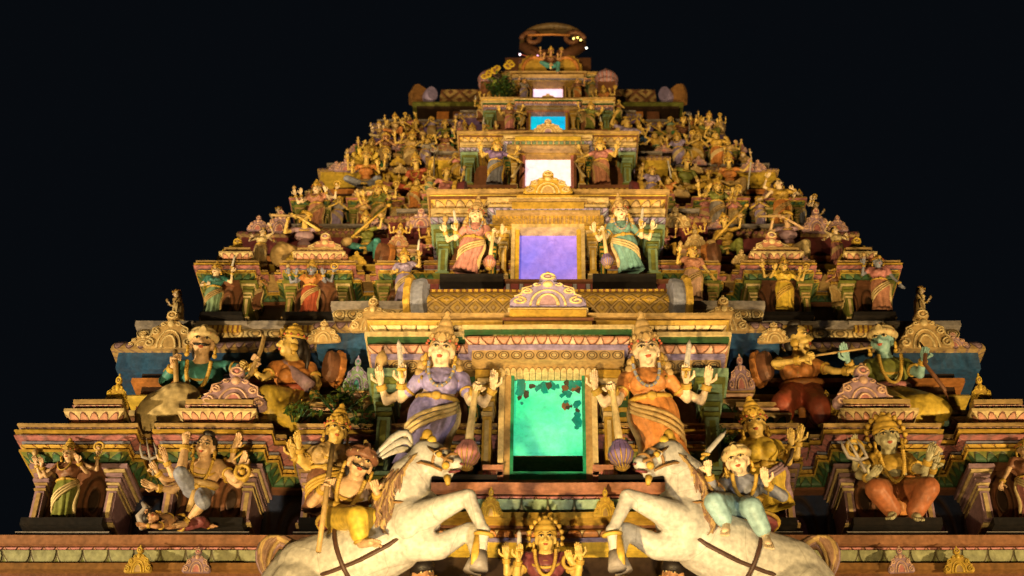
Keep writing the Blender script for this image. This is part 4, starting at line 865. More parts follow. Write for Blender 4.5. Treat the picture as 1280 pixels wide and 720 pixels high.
# ------------------------------------------------------------------ horses
def horse(label, mir, belt):
    Y0 = 13.3; base = P(470, 800, Y0)
    if mir: base.x = -base.x
    def j(px, py, dy=0.0):
        p = P(px, py, Y0+dy); 
        if mir: p.x = -p.x
        return p-base
    T = thing('horse_statue', label, 'horse statue', base, 'rearing horse statues'); m = .0079
    A = MB()
    # trunk: chest near the middle, belly, rump lower and further out
    sp = [((516,655,-.30),35),((490,674,-.22),42),((455,692,-.10),45),((420,706,.0),43),((388,716,.10),44),((366,735,.15),42)]
    for (a, r), (b, r2) in zip(sp, sp[1:]): A.cap(j(*a), r*m, j(*b), r2*m, n=16)
    A.ell(j(528,642,-.38), (25*m,26*m,32*m)); A.ell(j(512,650,-.48), (24*m,20*m,32*m)); A.ell(j(380,705,-.08), (34*m,24*m,32*m))
    nk = [((508,650,-.28),36),((506,621,-.36),33),((513,597,-.42),27),((527,575,-.45),18.5)]
    for (a, r), (b, r2) in zip(nk, nk[1:]): A.cap(j(*a), r*m, j(*b), r2*m, n=14)
    # head, raised and turned to the doorway
    A.cap(j(532,568,-.46), 19*m, j(549,576,-.55), 15.5*m, n=14); A.cap(j(541,566,-.5), 15*m, j(571,578,-.68), 8.0*m, n=12); A.cap(j(544,583,-.54), 12*m, j(561,592,-.66), 6*m, n=12)
    A.ell(j(570,580,-.70), (9*m,9*m,8*m)); A.ell(j(560,594,-.67), (7*m,7*m,5*m)); A.ell(j(538,582,-.52), (13*m,10*m,13*m)); A.ell(j(546,563,-.60), (6*m,5*m,5*m))
    for e in ((529,544,-.40),(541,543,-.46)): A.cap(j(e[0]+3,e[1]+15,e[2]), 5*m, j(e[0],e[1]+2,e[2]-.03), 1.8*m)
    # near foreleg, raised and folded
    A.cap(j(522,650,-.50), 22*m, j(547,637,-.66), 16*m, n=12); A.cap(j(547,637,-.66), 16*m, j(582,622,-.80), 10.5*m, n=12); A.ell(j(585,622,-.82), 11*m)
    A.cap(j(586,624,-.82), 9.5*m, j(604,662,-.86), 6.8*m, n=12); A.ell(j(605,664,-.86), 8.5*m); A.cap(j(605,664,-.86), 7*m, j(601,692,-.80), 7*m, n=12)
    # far foreleg
    A.cap(j(515,680,-.35), 22*m, j(548,684,-.38), 16*m, n=12); A.cap(j(548,684,-.38), 16*m, j(588,662,-.45), 10*m, n=12); A.cap(j(588,662,-.45), 9*m, j(596,695,-.45), 8*m)
    # hind legs down to the plinth
    for q in (-.12, .28):
        A.cap(j(372,735,.1+q), 36*m, j(418,765,-.05+q), 22*m, n=12); A.cap(j(418,765,-.05+q), 21*m, j(385,800,.1+q), 12*m, n=12); A.cap(j(385,800,.1+q), 11*m, j(396,842,.0+q), 9*m); A.cap(j(396,842,q), 10*m, j(404,858,-.05+q), 11*m)
    build_remesh(A, 'body', 'white', T, .021, None, 4)
    for pts in ([(601,690,-.80),(598,712,-.80)], [(596,695,-.45),(590,715,-.45)], [(404,856,-.17),(408,872,-.2)], [(404,856,.23),(408,872,.2)]):
        h = MB(); a, b = j(*pts[0]), j(*pts[1]); h.tube([a, a.lerp(b,.5), b], [8*m,9.5*m,11*m], 'grey', 12); h.build('hoof', T)
    h = MB(); rnd = random.Random(5)
    for i in range(34):
        f = i/33*3; k = min(2, int(f)); (p0, r0), (p1, r1) = nk[3-k], nk[2-k]; f -= k
        c = [p0[q]+(p1[q]-p0[q])*f for q in range(3)]; r = r0+(r1-r0)*f
        for q in range(3):
            o1 = -.55-.2*q; x, y, d = c[0]+o1*r, c[1]-4, c[2]-(.85-.2*q)*r*m-.015; ln = rnd.uniform(20,34)
            h.tube([j(x+6,y-5,d+.01), j(x,y,d-.015), j(x-7,y+ln*.4,d-.02), j(x-9+rnd.uniform(-3,3),y+ln*.75,d-.015), j(x-6+rnd.uniform(-4,4),y+ln,d)], [1.2*m,2.4*m,2.5*m,1.8*m,.5*m], 'maneh' if rnd.random() < .6 else 'tan', 5)
    h.build('mane', T)
    h = MB()
    for i in range(60):
        a = rnd.uniform(-1,1); b_ = rnd.uniform(-1,1); e = rnd.uniform(-4,4); pts = []
        for q in range(9):
            t = q/8; w = math.sin(PI*min(1,.15+t*.8))
            pts.append(j(374-50*math.sin(t*2.0)+8*t+9*a*w+e*t, 690-26*math.sin(min(1,t*2.2)*PI/2)+62*t**1.6+7*b_*w, .05+.10*b_*w+.05*t))
        h.tube(pts, [2.2*m,3*m,3*m,3*m,3*m,2.8*m,2.4*m,1.6*m,.5*m], ('maneh','tan','maneh','mauve')[i % 4], 5)
    h.build('tail', T)
    # bridle, collar, girth, eyes, golden forelock ornament
    h = MB()
    hd0, hd1 = j(540,570,-.5), j(571,580,-.70); ax = (hd1-hd0).normalized()
    for f, r in ((.42,15.2),(.80,12.4)): h.ring(hd0.lerp(hd1,f)+Vector((0,0,-.015)), ax, r*m, 2.0*m, 'goldbrown', 18)
    s = -1 if False else 1
    h.tube([j(534,558,-.60), j(545,566,-.70), j(556,573,-.74), j(566,577,-.78)], 1.8*m, 'goldbrown', 6); h.tube([j(552,588,-.70), j(540,582,-.68), j(526,578,-.62), j(505,582,-.52), j(478,598,-.45), j(466,610,-.6)], 1.7*m, 'goldbrown', 6)
    h.ell(j(557,582,-.72), 5*m, 'gold'); h.ell(j(549,568,-.72), 4*m, 'gold'); h.tube([j(559,596,-.70), j(560,606,-.70)], [5*m,2.5*m], 'gold', 7)
    h.build('bridle', T)
    h = MB(); h.ell(j(534,545,-.50), (7*m,6*m,10*m), 'gold'); h.ell(j(540,551,-.56), (6*m,5*m,7*m), 'yellow'); h.ell(j(529,551,-.45), (5*m,5*m,7*m), 'gold'); h.build('crest_ornament', T)
    for dy, px, py in ((-.735,547,567),):
        h = MB(); h.ell(j(px,py,dy+.045), (5.2*m,3*m,3.6*m), 'white'); h.ell(j(px,py,dy+.022), (3.0*m,2*m,2.8*m), 'black'); h.tube([j(px-6,py-1,dy+.04), j(px,py-4,dy+.015), j(px+6,py-1,dy+.03)], 1.1*m, 'tan', 5); h.build('eye', T)
    h = MB(); h.ell(j(577,580,-.762), (2.4*m,1.4*m,1.6*m), 'maroon'); h.tube([j(561,590,-.742), j(568,589.5,-.755), j(575,588,-.745)], 1.8*m, 'maroon', 5); h.build('muzzle_detail', T)
    h = MB(); ax = (j(455,690,-.1)-j(420,705,0)).normalized()
    h.ring(j(440,698,-.055), ax, 45.5*m, 3.0*m, 'strap', 32)
    h.ring(j(505,634,-.32), (j(508,650,-.28)-j(513,597,-.42)).normalized(), 36.5*m, 1.6*m, 'goldbrown', 28)
    h.tube([j(*p)+Vector((0,-.80*r*m,-.60*r*m)) for p, r in sp[:5]], 3.2*m, 'strap', 6, .5)  # real strap on the right horse; on the left it stands for belly shading
    h.build('girth', T)
    h = MB(); a, b = j(597,640,-.86), j(602,655,-.87); h.ring(j(605,668,-.86), (j(605,664,-.86)-j(601,690,-.8)).normalized(), 10*m, 2.6*m, 'gold', 14); h.tube([j(597,665,-.87), j(594,690,-.87), j(592,706,-.85)], [3*m,5*m,3.5*m], 'gold', 7, .6); h.build('anklet', T)
    h = MB(); h.ell(j(430,655,-.12), (34*m,26*m,9*m), 'maroon'); h.ring(j(430,655,-.12), (0,0,1), 33*m, 2.5*m, 'gold', 24); h.build('saddle', T)
    return T
paint('maneh', (.26,.15,.10)); paint('goldbrown', (.28,.15,.05)); paint('strap', (.075,.035,.025))
hl = horse('white rearing horse statue on the left, brown bridle, carrying the moustached rider in yellow', 0, 0)
hr = horse('white rearing horse statue on the right, carrying the rider in pale blue', 1, 1)
# supports under the horses, below the picture
for sg in (-1,1):
    mb = MB(); x0, x1 = sorted((sg*.3, sg*2.9)); mb.box(x0, x1, 12.4, 14.0, ZZ(885,13.2), ZZ(866,13.2), 'brown'); mb.box(x0+.2, x1-.2, 12.8, 14.0, ZZ(960,13.2), ZZ(885,13.2), 'tan'); o = mb.build('support_slab', base, (0,0,0))

# ------------------------------------------------------------------ hero statues, posed from the photograph
def arm(j, sh, el, wr, hd, grip='open', pn=(0,-1,-.1)):
    w = j(*wr); h = j(*hd); return [j(*sh), j(*el), w, (h-w), grip, pn]
def guardian(mir):
    b, j0 = pix(545, 592, 14.15)
    off = 9 if mir else 0
    if mir: b = P(1360-545, 592, 14.15)
    def j(px, py, dy=0.0):
        if not mir: return j0(px, py, dy)
        return P(1360-px, py, 14.15+dy)-b
    L = lambda *a: arm(j, *a)
    shA, shB = (525,474,-.24), (578,474,-.24)
    armA = L(shA, (501,499,-.10), (502,479,-.25), (503,464,-.30), 'mudra'); armB = L(shB, (588,503,-.35), (594,487,-.52), (597,479,-.62), 'fist', (0,-.3,-1))
    armC = L((527,478,-.10), (483,502,-.02), (476,481,-.16), (474,464,-.22), 'mudra'); armD = L((577,478,-.10), (605,505,.0), (616,486,-.14), (618,468,-.2), 'mudra')
    J = dict(pel=j(546,503,-.18), chest=j(551,479,-.26), neck=j(552,460,-.31), head=j(552,440,-.40), feet=j(524,588,.0), fwd=(0.0,-1,-.28), shL=j(*shA), shR=j(*shB), arms=[armA, armB, armC, armD])
    if mir: J['shL'], J['shR'] = J['shR'], J['shL']; J['arms'] = [armB, armA, armD, armC]
    S = .355
    hipz = 1
    it = [('mace', j(595,482,-.58), j(584,568,-.50), .135, 'purple' if mir else 'rose'), ('sword', j(502,462,-.36), j(498,424,-.40)), ('bud', j(476,464,-.3))]
    if mir: it = [it[0], it[1]]
    return figure('guardian_statue', 'large four armed %s guardian statue %s of the green doorway, mace at its side' % (('orange sari','right') if mir else ('lilac sari','left')), 'statue', b, S, J,
        dict(hero=1, skin='paleskin', blouse='peach' if mir else 'palelilac', skirt=('stand', 'peach' if mir else 'palelilac', 15), sash='cream' if not mir else 'tan', sashdir=-1 if mir else 1, hair='tan', locks=1, crown='tall', crowncol='tan', garland='bluegrey', items=it, sleeve=.6, slim=.84, handk=.88, crownh=1.0, crownw=.84), 'pair of guardians at the green doorway')
gL = guardian(0); gR = guardian(1)

def hero(name, label, bx, by, Y, S, o, mkJ, cat='statue', group=None):
    b, j = pix(bx, by, Y); return figure(name, label, cat, b, S, mkJ(j, o), dict(o, hero=1), group)
A_ = arm
def mk_rider_l(j, o):
    o['items'] = [('staff', j(416,556,-.62), j(398,690,-.62), .026, 'tan', 'lance')]
    return dict(pel=j(428,645,-.1), chest=j(438,618,-.2), neck=j(443,600,-.26), head=j(450,580,-.34), fwd=(.35,-1,-.30), hup=(.25,0,1), shL=j(414,609,-.2), shR=j(465,611,-.22),
      arms=[A_(j,(414,609,-.2),(389,629,-.3),(405,609,-.55),(410,598,-.62),'fist',(1,-.4,0)), A_(j,(465,611,-.22),(474,634,-.3),(471,616,-.5),(467,604,-.56),'fist',(0,-1,0))],
      legs=[(j(420,648,-.15),j(447,646,-.62),j(451,680,-.55),j(472,676,-.72)), (j(438,648,-.1),j(462,648,-.35),j(462,676,-.3),j(474,682,-.4))])
hero('rider_statue', 'moustached rider statue in yellow dhoti with white plume and lance, on a horse', 430, 655, 13.2, .31, dict(skin='skin', fem=0, skirt=('legs','yellow',.62), sash='gold', crown='turban', crowncol='brown', gem='cream', stache=1, hair='hair', garland='gold', plume=1), mk_rider_l, 'statue')
def mk_rider_r(j, o):
    o['items'] = [('sword', j(882,568,-.6), j(908,538,-.5))]
    return dict(pel=j(926,631,-.1), chest=j(928,610,-.2), neck=j(926,596,-.26), head=j(922,577,-.34), fwd=(-.25,-1,-.25), hup=(-.15,0,1), shL=j(905,605,-.2), shR=j(950,605,-.2),
      arms=[A_(j,(905,605,-.2),(894,622,-.35),(886,592,-.55),(883,575,-.6),'fist',(0,-1,0)), A_(j,(950,605,-.2),(978,620,-.3),(958,606,-.45),(955,592,-.5),'mudra')],
      legs=[(j(915,632,-.2),j(893,628,-.6),j(908,655,-.55),j(906,670,-.65)), (j(934,634,-.15),j(940,634,-.62),j(957,670,-.5),j(962,686,-.62))])
hero('rider_statue', 'pale blue clad rider statue with pearl turban, legs dangling over the right horse', 928, 645, 13.2, .285, dict(skin='paleskin', fem=1, blouse='bluegrey', sleeve=.95, skirt=('legs','lightblue',.75), skirtname='trousers', sash='gold', crown='turban', crowncol='cream', hair='hair', garland='gold'), mk_rider_r, 'statue')
def mk_archer(j, o):
    o['items'] = [('staff', j(219,438,-.35), j(221,502,-.3), .03, 'tan', 'arrow'), ('bow', [j(326,414,-.30), j(330,422,-.34), j(326,438,-.38), j(320,452,-.4), j(313,468,-.4), j(302,480,-.36), j(294,488,-.3)])]
    o['drape'] = [(j(207,519,-.30), (.36,.16,.36)), (j(222,505,-.25), (.30,.2,.28))]
    return dict(pel=j(247,503,.1), chest=j(251,474,-.02), neck=j(253,452,-.1), head=j(253,430,-.2), fwd=(.15,-1,-.2), shL=j(221,458,-.02), shR=j(283,459,-.02),
      arms=[A_(j,(221,458,-.02),(206,476,-.12),(216,458,-.32),(219,444,-.36),'fist',(1,-.4,0)), A_(j,(283,459,-.02),(303,462,-.15),(317,459,-.3),(323,448,-.36),'fist',(-.4,-1,0))],
      legs=[(j(236,506,.0),j(198,525,-.35),j(235,540,-.25),j(250,544,-.3)), (j(258,506,.0),j(272,520,-.3),j(240,536,-.2),j(222,540,-.3))])
hero('archer_statue', 'turbaned archer statue seated in teal jacket and cream dhoti, holding up a bow', 250, 532, 15.0, .35, dict(skin='skin', fem=0, blouse='teal', topname='jacket', sleeve=.97, skirt=('legs','cream',.8), sash='orange', crown='turban', crowncol='cream', stache=1, garland='gold', hair='hair'), mk_archer)
def mk_kneel(j, o):
    o['items'] = [('quiver', j(352,452,-.1), j(388,484,-.2))]
    return dict(pel=j(368,496,.1), chest=j(366,470,-.02), neck=j(366,450,-.08), head=j(364,430,-.14), fwd=(-1,-.55,-.1), shL=j(343,459,-.1), shR=j(388,460,.0),
      arms=[A_(j,(343,459,-.1),(330,474,-.25),(314,462,-.3),(303,456,-.3),'fist'), A_(j,(388,460,.0),(398,480,-.1),(392,494,-.25),(386,502,-.3),'open',(0,0,1))],
      legs=[(j(360,498,.0),j(334,493,-.4),j(338,522,-.3),j(322,528,-.4)), (j(374,500,.05),j(352,517,-.3),j(372,534,-.15),j(384,536,-.1))])
hero('archer_statue', 'kneeling dark haired statue in orange and yellow, facing the teal archer', 362, 526, 15.0, .33, dict(skin='goldskin', fem=1, blouse='orange', skirt=('legs','yellow',.75), sash='red', crown='short', crowncol='gold', hair='hair', longhair=1), mk_kneel)
def mk_dart(j, o):
    o['items'] = [('staff', j(1015,445,-.42), j(1090,434,-.4), .014, 'tan', 'arrow')]
    return dict(pel=j(1003,490,.1), chest=j(999,464,.0), neck=j(998,445,-.06), head=j(998,424,-.12), fwd=(1,-.7,-.1), shL=j(980,455,.0), shR=j(1019,456,-.08),
      arms=[A_(j,(980,455,.0),(968,454,-.3),(1002,450,-.45),(1016,446,-.45),'fist'), A_(j,(1019,456,-.08),(1042,464,-.25),(1060,464,-.35),(1070,462,-.35),'mudra')],
      legs=[(j(996,492,.05),j(978,505,-.25),j(984,530,-.1),j(972,535,-.2)), (j(1012,492,.05),j(1024,508,-.3),j(1030,532,-.2),j(1042,534,-.3))])
hero('archer_statue', 'statue in red skirt with dark piled hair, drawing an arrow', 1002, 530, 15.0, .34, dict(skin='goldskin', fem=1, blouse='orange', skirt=('legs','red',.45,1.15), sash='orange', crown='bun', crowncol='hair', hair='hair'), mk_dart)
def mk_blue(j, o):
    o['items'] = [('bow', [j(1150,428,-.3), j(1157,440,-.36), j(1156,455,-.4), j(1168,470,-.4), j(1180,486,-.36), j(1186,500,-.3)], 'brown')]
    o['drape'] = [(j(1152,512,-.34), (.36,.15,.20))]
    return dict(pel=j(1112,494,.1), chest=j(1109,466,.0), neck=j(1107,447,-.06), head=j(1103,427,-.14), fwd=(-.5,-1,-.2), shL=j(1086,457,-.02), shR=j(1132,456,-.0),
      arms=[A_(j,(1086,457,-.02),(1072,470,-.2),(1060,452,-.35),(1055,438,-.4),'open'), A_(j,(1132,456,.0),(1150,468,-.15),(1154,450,-.32),(1156,438,-.36),'fist')],
      legs=[(j(1103,498,.0),j(1122,508,-.4),j(1132,532,-.3),j(1122,538,-.4)), (j(1122,498,.0),j(1160,505,-.35),j(1176,526,-.2),j(1186,530,-.25))])
hero('archer_statue', 'seated blue faced statue with cream turban and yellow dhoti, holding a bow', 1118, 530, 15.0, .34, dict(skin='blueskin', fem=0, blouse='olive', skirt=('legs','yellow',.85,1.1), sash='rose', crown='turban', crowncol='cream', garland='gold', hair='hair'), mk_blue)
def mk_dancer(j, o):
    o['items'] = [('discus', j(303,590,-.45)), ('trident', j(192,594,-.3), j(188,574,-.35)), ('bow', [j(292,575,-.3), j(304,565,-.3), j(312,578,-.3), j(300,596,-.3)], 'gold')]
    return dict(pel=j(248,612,-.12), chest=j(253,592,-.18), neck=j(256,576,-.23), head=j(257,559,-.30), fwd=(-.1,-1,-.3), shL=j(237,582,-.18), shR=j(273,580,-.18),
      arms=[A_(j,(237,582,-.15),(216,594,-.3),(208,577,-.4),(204,565,-.42),'mudra'), A_(j,(273,580,-.18),(294,600,-.3),(300,582,-.4),(306,572,-.42),'mudra'), A_(j,(240,586,-.05),(207,602,-.15),(196,590,-.3),(190,580,-.34),'fist'),
            A_(j,(272,581,-.05),(291,578,-.1),(292,560,-.2),(298,548,-.25),'open'), A_(j,(241,590,-.1),(216,613,-.25),(196,610,-.35),(186,606,-.38),'open'), A_(j,(271,586,-.1),(298,606,-.2),(307,596,-.3),(313,588,-.32),'fist')],
      legs=[(j(240,612,-.15),j(226,592,-.42),j(232,556,-.40),j(233,540,-.46)), (j(253,617,-.12),j(254,628,-.32),j(233,655,-.2),j(216,656,-.35))])
hero('dancer_statue', 'many armed dancing statue with one leg kicked up, standing on a prone figure', 245, 658, 14.5, .265, dict(skin='skin', fem=0, skirt=('legs','bluegrey',.0,.9), sash='tan', crown='bun', crowncol='hair', hair='hair', garland='gold', items=[]), mk_dancer)
def mk_sitr(j, o):
    o['items'] = [('discus', j(1068,560,-.3)), ('club', j(1160,578,-.35), j(1172,560,-.4)), ('trident', j(1083,592,-.4), j(1074,575,-.45))]
    return dict(pel=j(1118,612,-.05), chest=j(1113,586,-.15), neck=j(1110,567,-.2), head=j(1109,547,-.3), fwd=(-.1,-1,-.3), shL=j(1089,574,-.15), shR=j(1134,574,-.15),
      arms=[A_(j,(1089,574,-.15),(1074,594,-.3),(1086,598,-.5),(1094,590,-.55),'mudra'), A_(j,(1134,574,-.15),(1154,592,-.3),(1160,575,-.45),(1164,563,-.5),'mudra'), A_(j,(1093,574,-.05),(1070,584,-.1),(1070,566,-.25),(1068,556,-.28),'mudra'), A_(j,(1131,574,-.05),(1160,600,-.1),(1166,585,-.25),(1170,574,-.3),'fist')],
      legs=[(j(1106,615,-.1),j(1096,612,-.6),j(1118,640,-.4),j(1112,648,-.55)), (j(1128,615,-.1),j(1160,610,-.55),j(1142,642,-.4),j(1150,650,-.55))], )
hero('seated_statue', 'grey green faced seated statue with flame crown and rust red dhoti at lower right', 1122, 646, 14.5, .32, dict(skin='greyskin', fem=0, blouse='gold', skirt=('legs','rust',.85,1.1), sash='orange', crown='flame', hair='hair', belly=1, garland='gold'), mk_sitr)
def mk_god(j, o):
    o['items'] = [('bow', [j(985,545,-.3), j(992,556,-.34), j(988,572,-.36), j(980,584,-.3)], 'dark')]
    return dict(pel=j(954,588,-.1), chest=j(950,564,-.18), neck=j(947,549,-.2), head=j(943,532,-.28), feet=j(966,636,0), fwd=(-.1,-1,-.2), shL=j(929,556,-.15), shR=j(970,557,-.15),
      arms=[A_(j,(929,556,-.15),(916,576,-.2),(908,590,-.3),(903,600,-.3),'fist'), A_(j,(970,557,-.15),(986,578,-.2),(990,556,-.35),(988,544,-.4),'mudra'), A_(j,(968,560,-.05),(996,570,-.1),(998,552,-.2),(1000,542,-.22),'mudra')])
hero('goddess_statue', 'slim goddess statue in yellow sari standing behind the right rider', 962, 634, 14.3, .30, dict(skin='goldskin', blouse='yellow', skirt=('stand','yellow',12), sash='mauve', crown='tall', hair='hair'), mk_god)
def mk_back(j, o):
    return dict(pel=j(410,592,-.1), chest=j(412,570,-.15), neck=j(418,556,-.18), head=j(421,540,-.22), feet=j(404,640,0), fwd=(.3,-1,-.2), shL=j(392,565,-.1), shR=j(433,565,-.1),
      arms=[A_(j,(392,565,-.1),(378,578,-.15),(374,560,-.3),(372,548,-.34),'mudra'), A_(j,(433,565,-.1),(448,580,-.15),(456,570,-.3),(458,562,-.34),'mudra'), A_(j,(394,568,-.05),(384,585,-.1),(366,570,-.2),(364,558,-.22),'mudra')])
hero('goddess_statue', 'gold faced statue in draped brown wrap, half hidden behind the left rider', 406, 640, 14.3, .29, dict(skin='goldskin', blouse='tan', skirt=('stand','brown',14), sash='gold', crown='tall', hair='hair'), mk_back)
def mk_bot(j, o):
    o['items'] = [('sword', j(649,688,-.4), j(649,662,-.4)), ('discus', j(713,702,-.3))]
    return dict(pel=j(683,745,-.1), chest=j(682,708,-.15), neck=j(682,691,-.2), head=j(682,674,-.28), feet=j(683,800,0), fwd=(0,-1,-.3), shL=j(659,697,-.15), shR=j(706,697,-.15),
      arms=[A_(j,(659,697,-.15),(645,722,-.2),(648,700,-.35),(649,690,-.38),'mudra'), A_(j,(706,697,-.15),(722,722,-.2),(726,698,-.35),(723,686,-.38),'mudra'), A_(j,(662,700,-.05),(634,716,-.1),(633,698,-.2),(632,686,-.24),'mudra'), A_(j,(703,700,-.05),(724,712,-.1),(716,704,-.3),(712,696,-.34),'mudra')])
hero('deity_statue', 'golden deity statue with flame crown and raised hands, bottom centre between the horses', 683, 800, 13.6, .255, dict(skin='goldskin', fem=0, blouse='maroon', skirt=('stand','gold',12), sash='red', crown='flame', hair='gold', garland='gold'), mk_bot)
def mk_groom(side):
    def f(j, o):
        m = lambda x: x if side < 0 else 1370-x
        hd = (m(598),704,-.5)
        J = dict(pel=j(m(545),790,0), chest=j(m(540),752,-.05), neck=j(m(535),734,-.1), head=j(m(529),718,-.14), fwd=(-.5*side,-1,-.35), feet=j(m(548),868,.1), shL=j(m(540)-20,745,-.05), shR=j(m(540)+20,745,-.05))
        a = A_(j,(m(560),745,-.05),(m(588),738,-.3),(m(596),716,-.45),hd,'fist'); b2 = A_(j,(m(520),745,-.05),(m(505),770,-.1),(m(515),790,-.2),(m(520),800,-.25),'fist')
        J['arms'] = [b2, a] if side < 0 else [a, b2]
        return J
    return f
for sd, nm in ((-1,'left'),(1,'right')):
    hero('groom_statue', 'groom statue cut off by the bottom edge, reaching up to the %s horse hoof' % nm, 545 if sd < 0 else 825, 868, 13.6, .27, dict(skin='tanskin', fem=0, skirt=('stand','maroon',10), sash=None, crown='none', hair='hair'), mk_groom(sd))
def mk_prone(j, o):
    return dict(pel=j(228,654,-.1), chest=j(210,652,-.25), neck=j(200,650,-.3), head=j(190,648,-.36), fwd=(-.3,-1,.1), hup=(-1,0,.2), shL=j(206,656,-.35), shR=j(206,648,-.2),
      arms=[A_(j,(206,656,-.35),(196,658,-.5),(184,657,-.5),(176,656,-.5),'open'), A_(j,(206,648,-.2),(196,643,-.3),(186,643,-.35),(180,642,-.4),'fist')], legs=[(j(232,656,-.1),j(252,652,-.3),j(262,658,-.2),j(270,657,-.3)), (j(234,652,0),j(254,654,-.1),j(268,656,-.1),j(276,656,-.2))])
hero('prone_statue', 'small prone statue lying under the foot of the dancing statue', 215, 660, 14.5, .17, dict(skin='tanskin', fem=0, skirt=('legs','maroon',.5), crown='none', hair='hair'), mk_prone)
mb = MB(); pts = [P(180,660,14.3),P(176,645,14.3),P(184,635,14.25),P(178,628,14.25)]; mb.tube([p-pts[0] for p in pts], [.05,.06,.05,.02], 'grey', 8); o = mb.build('serpent_statue', None, pts[0]); tag(o, 'grey serpent statue rising beside the prone figure at lower left', 'statue')
# ------------------------------------------------------------------ the many smaller statues
U = 1.0
def gpose_c(kind, sit, K):
    def a(sx, el, wr, hd, g='mudra', pn=(0,-1,-.1)):
        f = lambda p: (p[0]*sx, p[1]*.8-.02, p[2]*K)
        return [sit['shL' if sx < 0 else 'shR'], f(el), f(wr), (hd[0]*sx, hd[1], hd[2]), g, pn]
    z = lambda p: (p[0], p[1]*.85-.02, p[2]*K)
    if kind == 'CA':
        sit['arms'] = [a(-1,(.22,-.06,.36),(.20,-.22,.42),(-.1,-.3,1)), a(1,(.22,-.06,.36),(.20,-.22,.42),(-.1,-.3,1)), a(-1,(.29,.0,.44),(.30,-.06,.60),(.1,0,1)), a(1,(.29,.0,.44),(.30,-.06,.60),(.1,0,1))]; return sit, [('bud',z((-.31,-.08,.67))),('discus',z((.31,-.08,.72)))]
    if kind == 'CB':
        sit['arms'] = [a(-1,(.22,-.02,.36),(.22,-.20,.26),(-.2,-.8,-.3),'open',(0,0,-1)), a(1,(.25,-.06,.44),(.27,-.16,.60),(.1,-.2,1))]; sit['fwd'] = (.35,-1,-.1); return sit, [('bud', z((.28,-.2,.68)))]
    if kind == 'CV':
        sit['arms'] = [a(-1,(.22,-.08,.34),(.10,-.26,.30),(-.6,-.2,-.3),'open',(0,.4,-1)), a(1,(.24,-.10,.46),(.30,-.24,.58),(.2,-.1,1),'fist')]; sit['fwd'] = (.25,-1,0); return sit, [('vina',z((-.22,-.34,.20)),z((.42,-.30,.72)))]
    if kind == 'CF':
        sit['arms'] = [a(-1,(.25,-.10,.42),(.20,-.24,.58),(-.6,0,.4),'fist'), a(1,(.20,-.14,.44),(-.06,-.26,.57),(-1,0,.2),'fist')]; sit['fwd'] = (-.35,-1,-.05); return sit, [('staff',z((-.42,-.33,.56)),z((.02,-.20,.60)),.022,'tan','flute')]
    if kind == 'CT':
        sit['arms'] = [a(-1,(.22,-.02,.34),(.24,-.24,.26),(-.3,-.8,-.4),'open',(0,0,-1)), a(1,(.26,-.08,.42),(.33,-.20,.54),(0,-.2,1),'fist')]; return sit, [('trident',z((.33,-.25,-.16)),z((.36,-.25,.66)))]
    if kind == 'CS':
        sit['arms'] = [a(-1,(.22,-.02,.34),(.22,-.24,.28),(-.2,-.8,-.4),'open',(0,0,-1)), a(1,(.26,-.08,.42),(.36,-.18,.50),(.3,-.2,.6),'fist')]; return sit, [('sword',z((.38,-.22,.52)),z((.28,-.26,-.02)))]
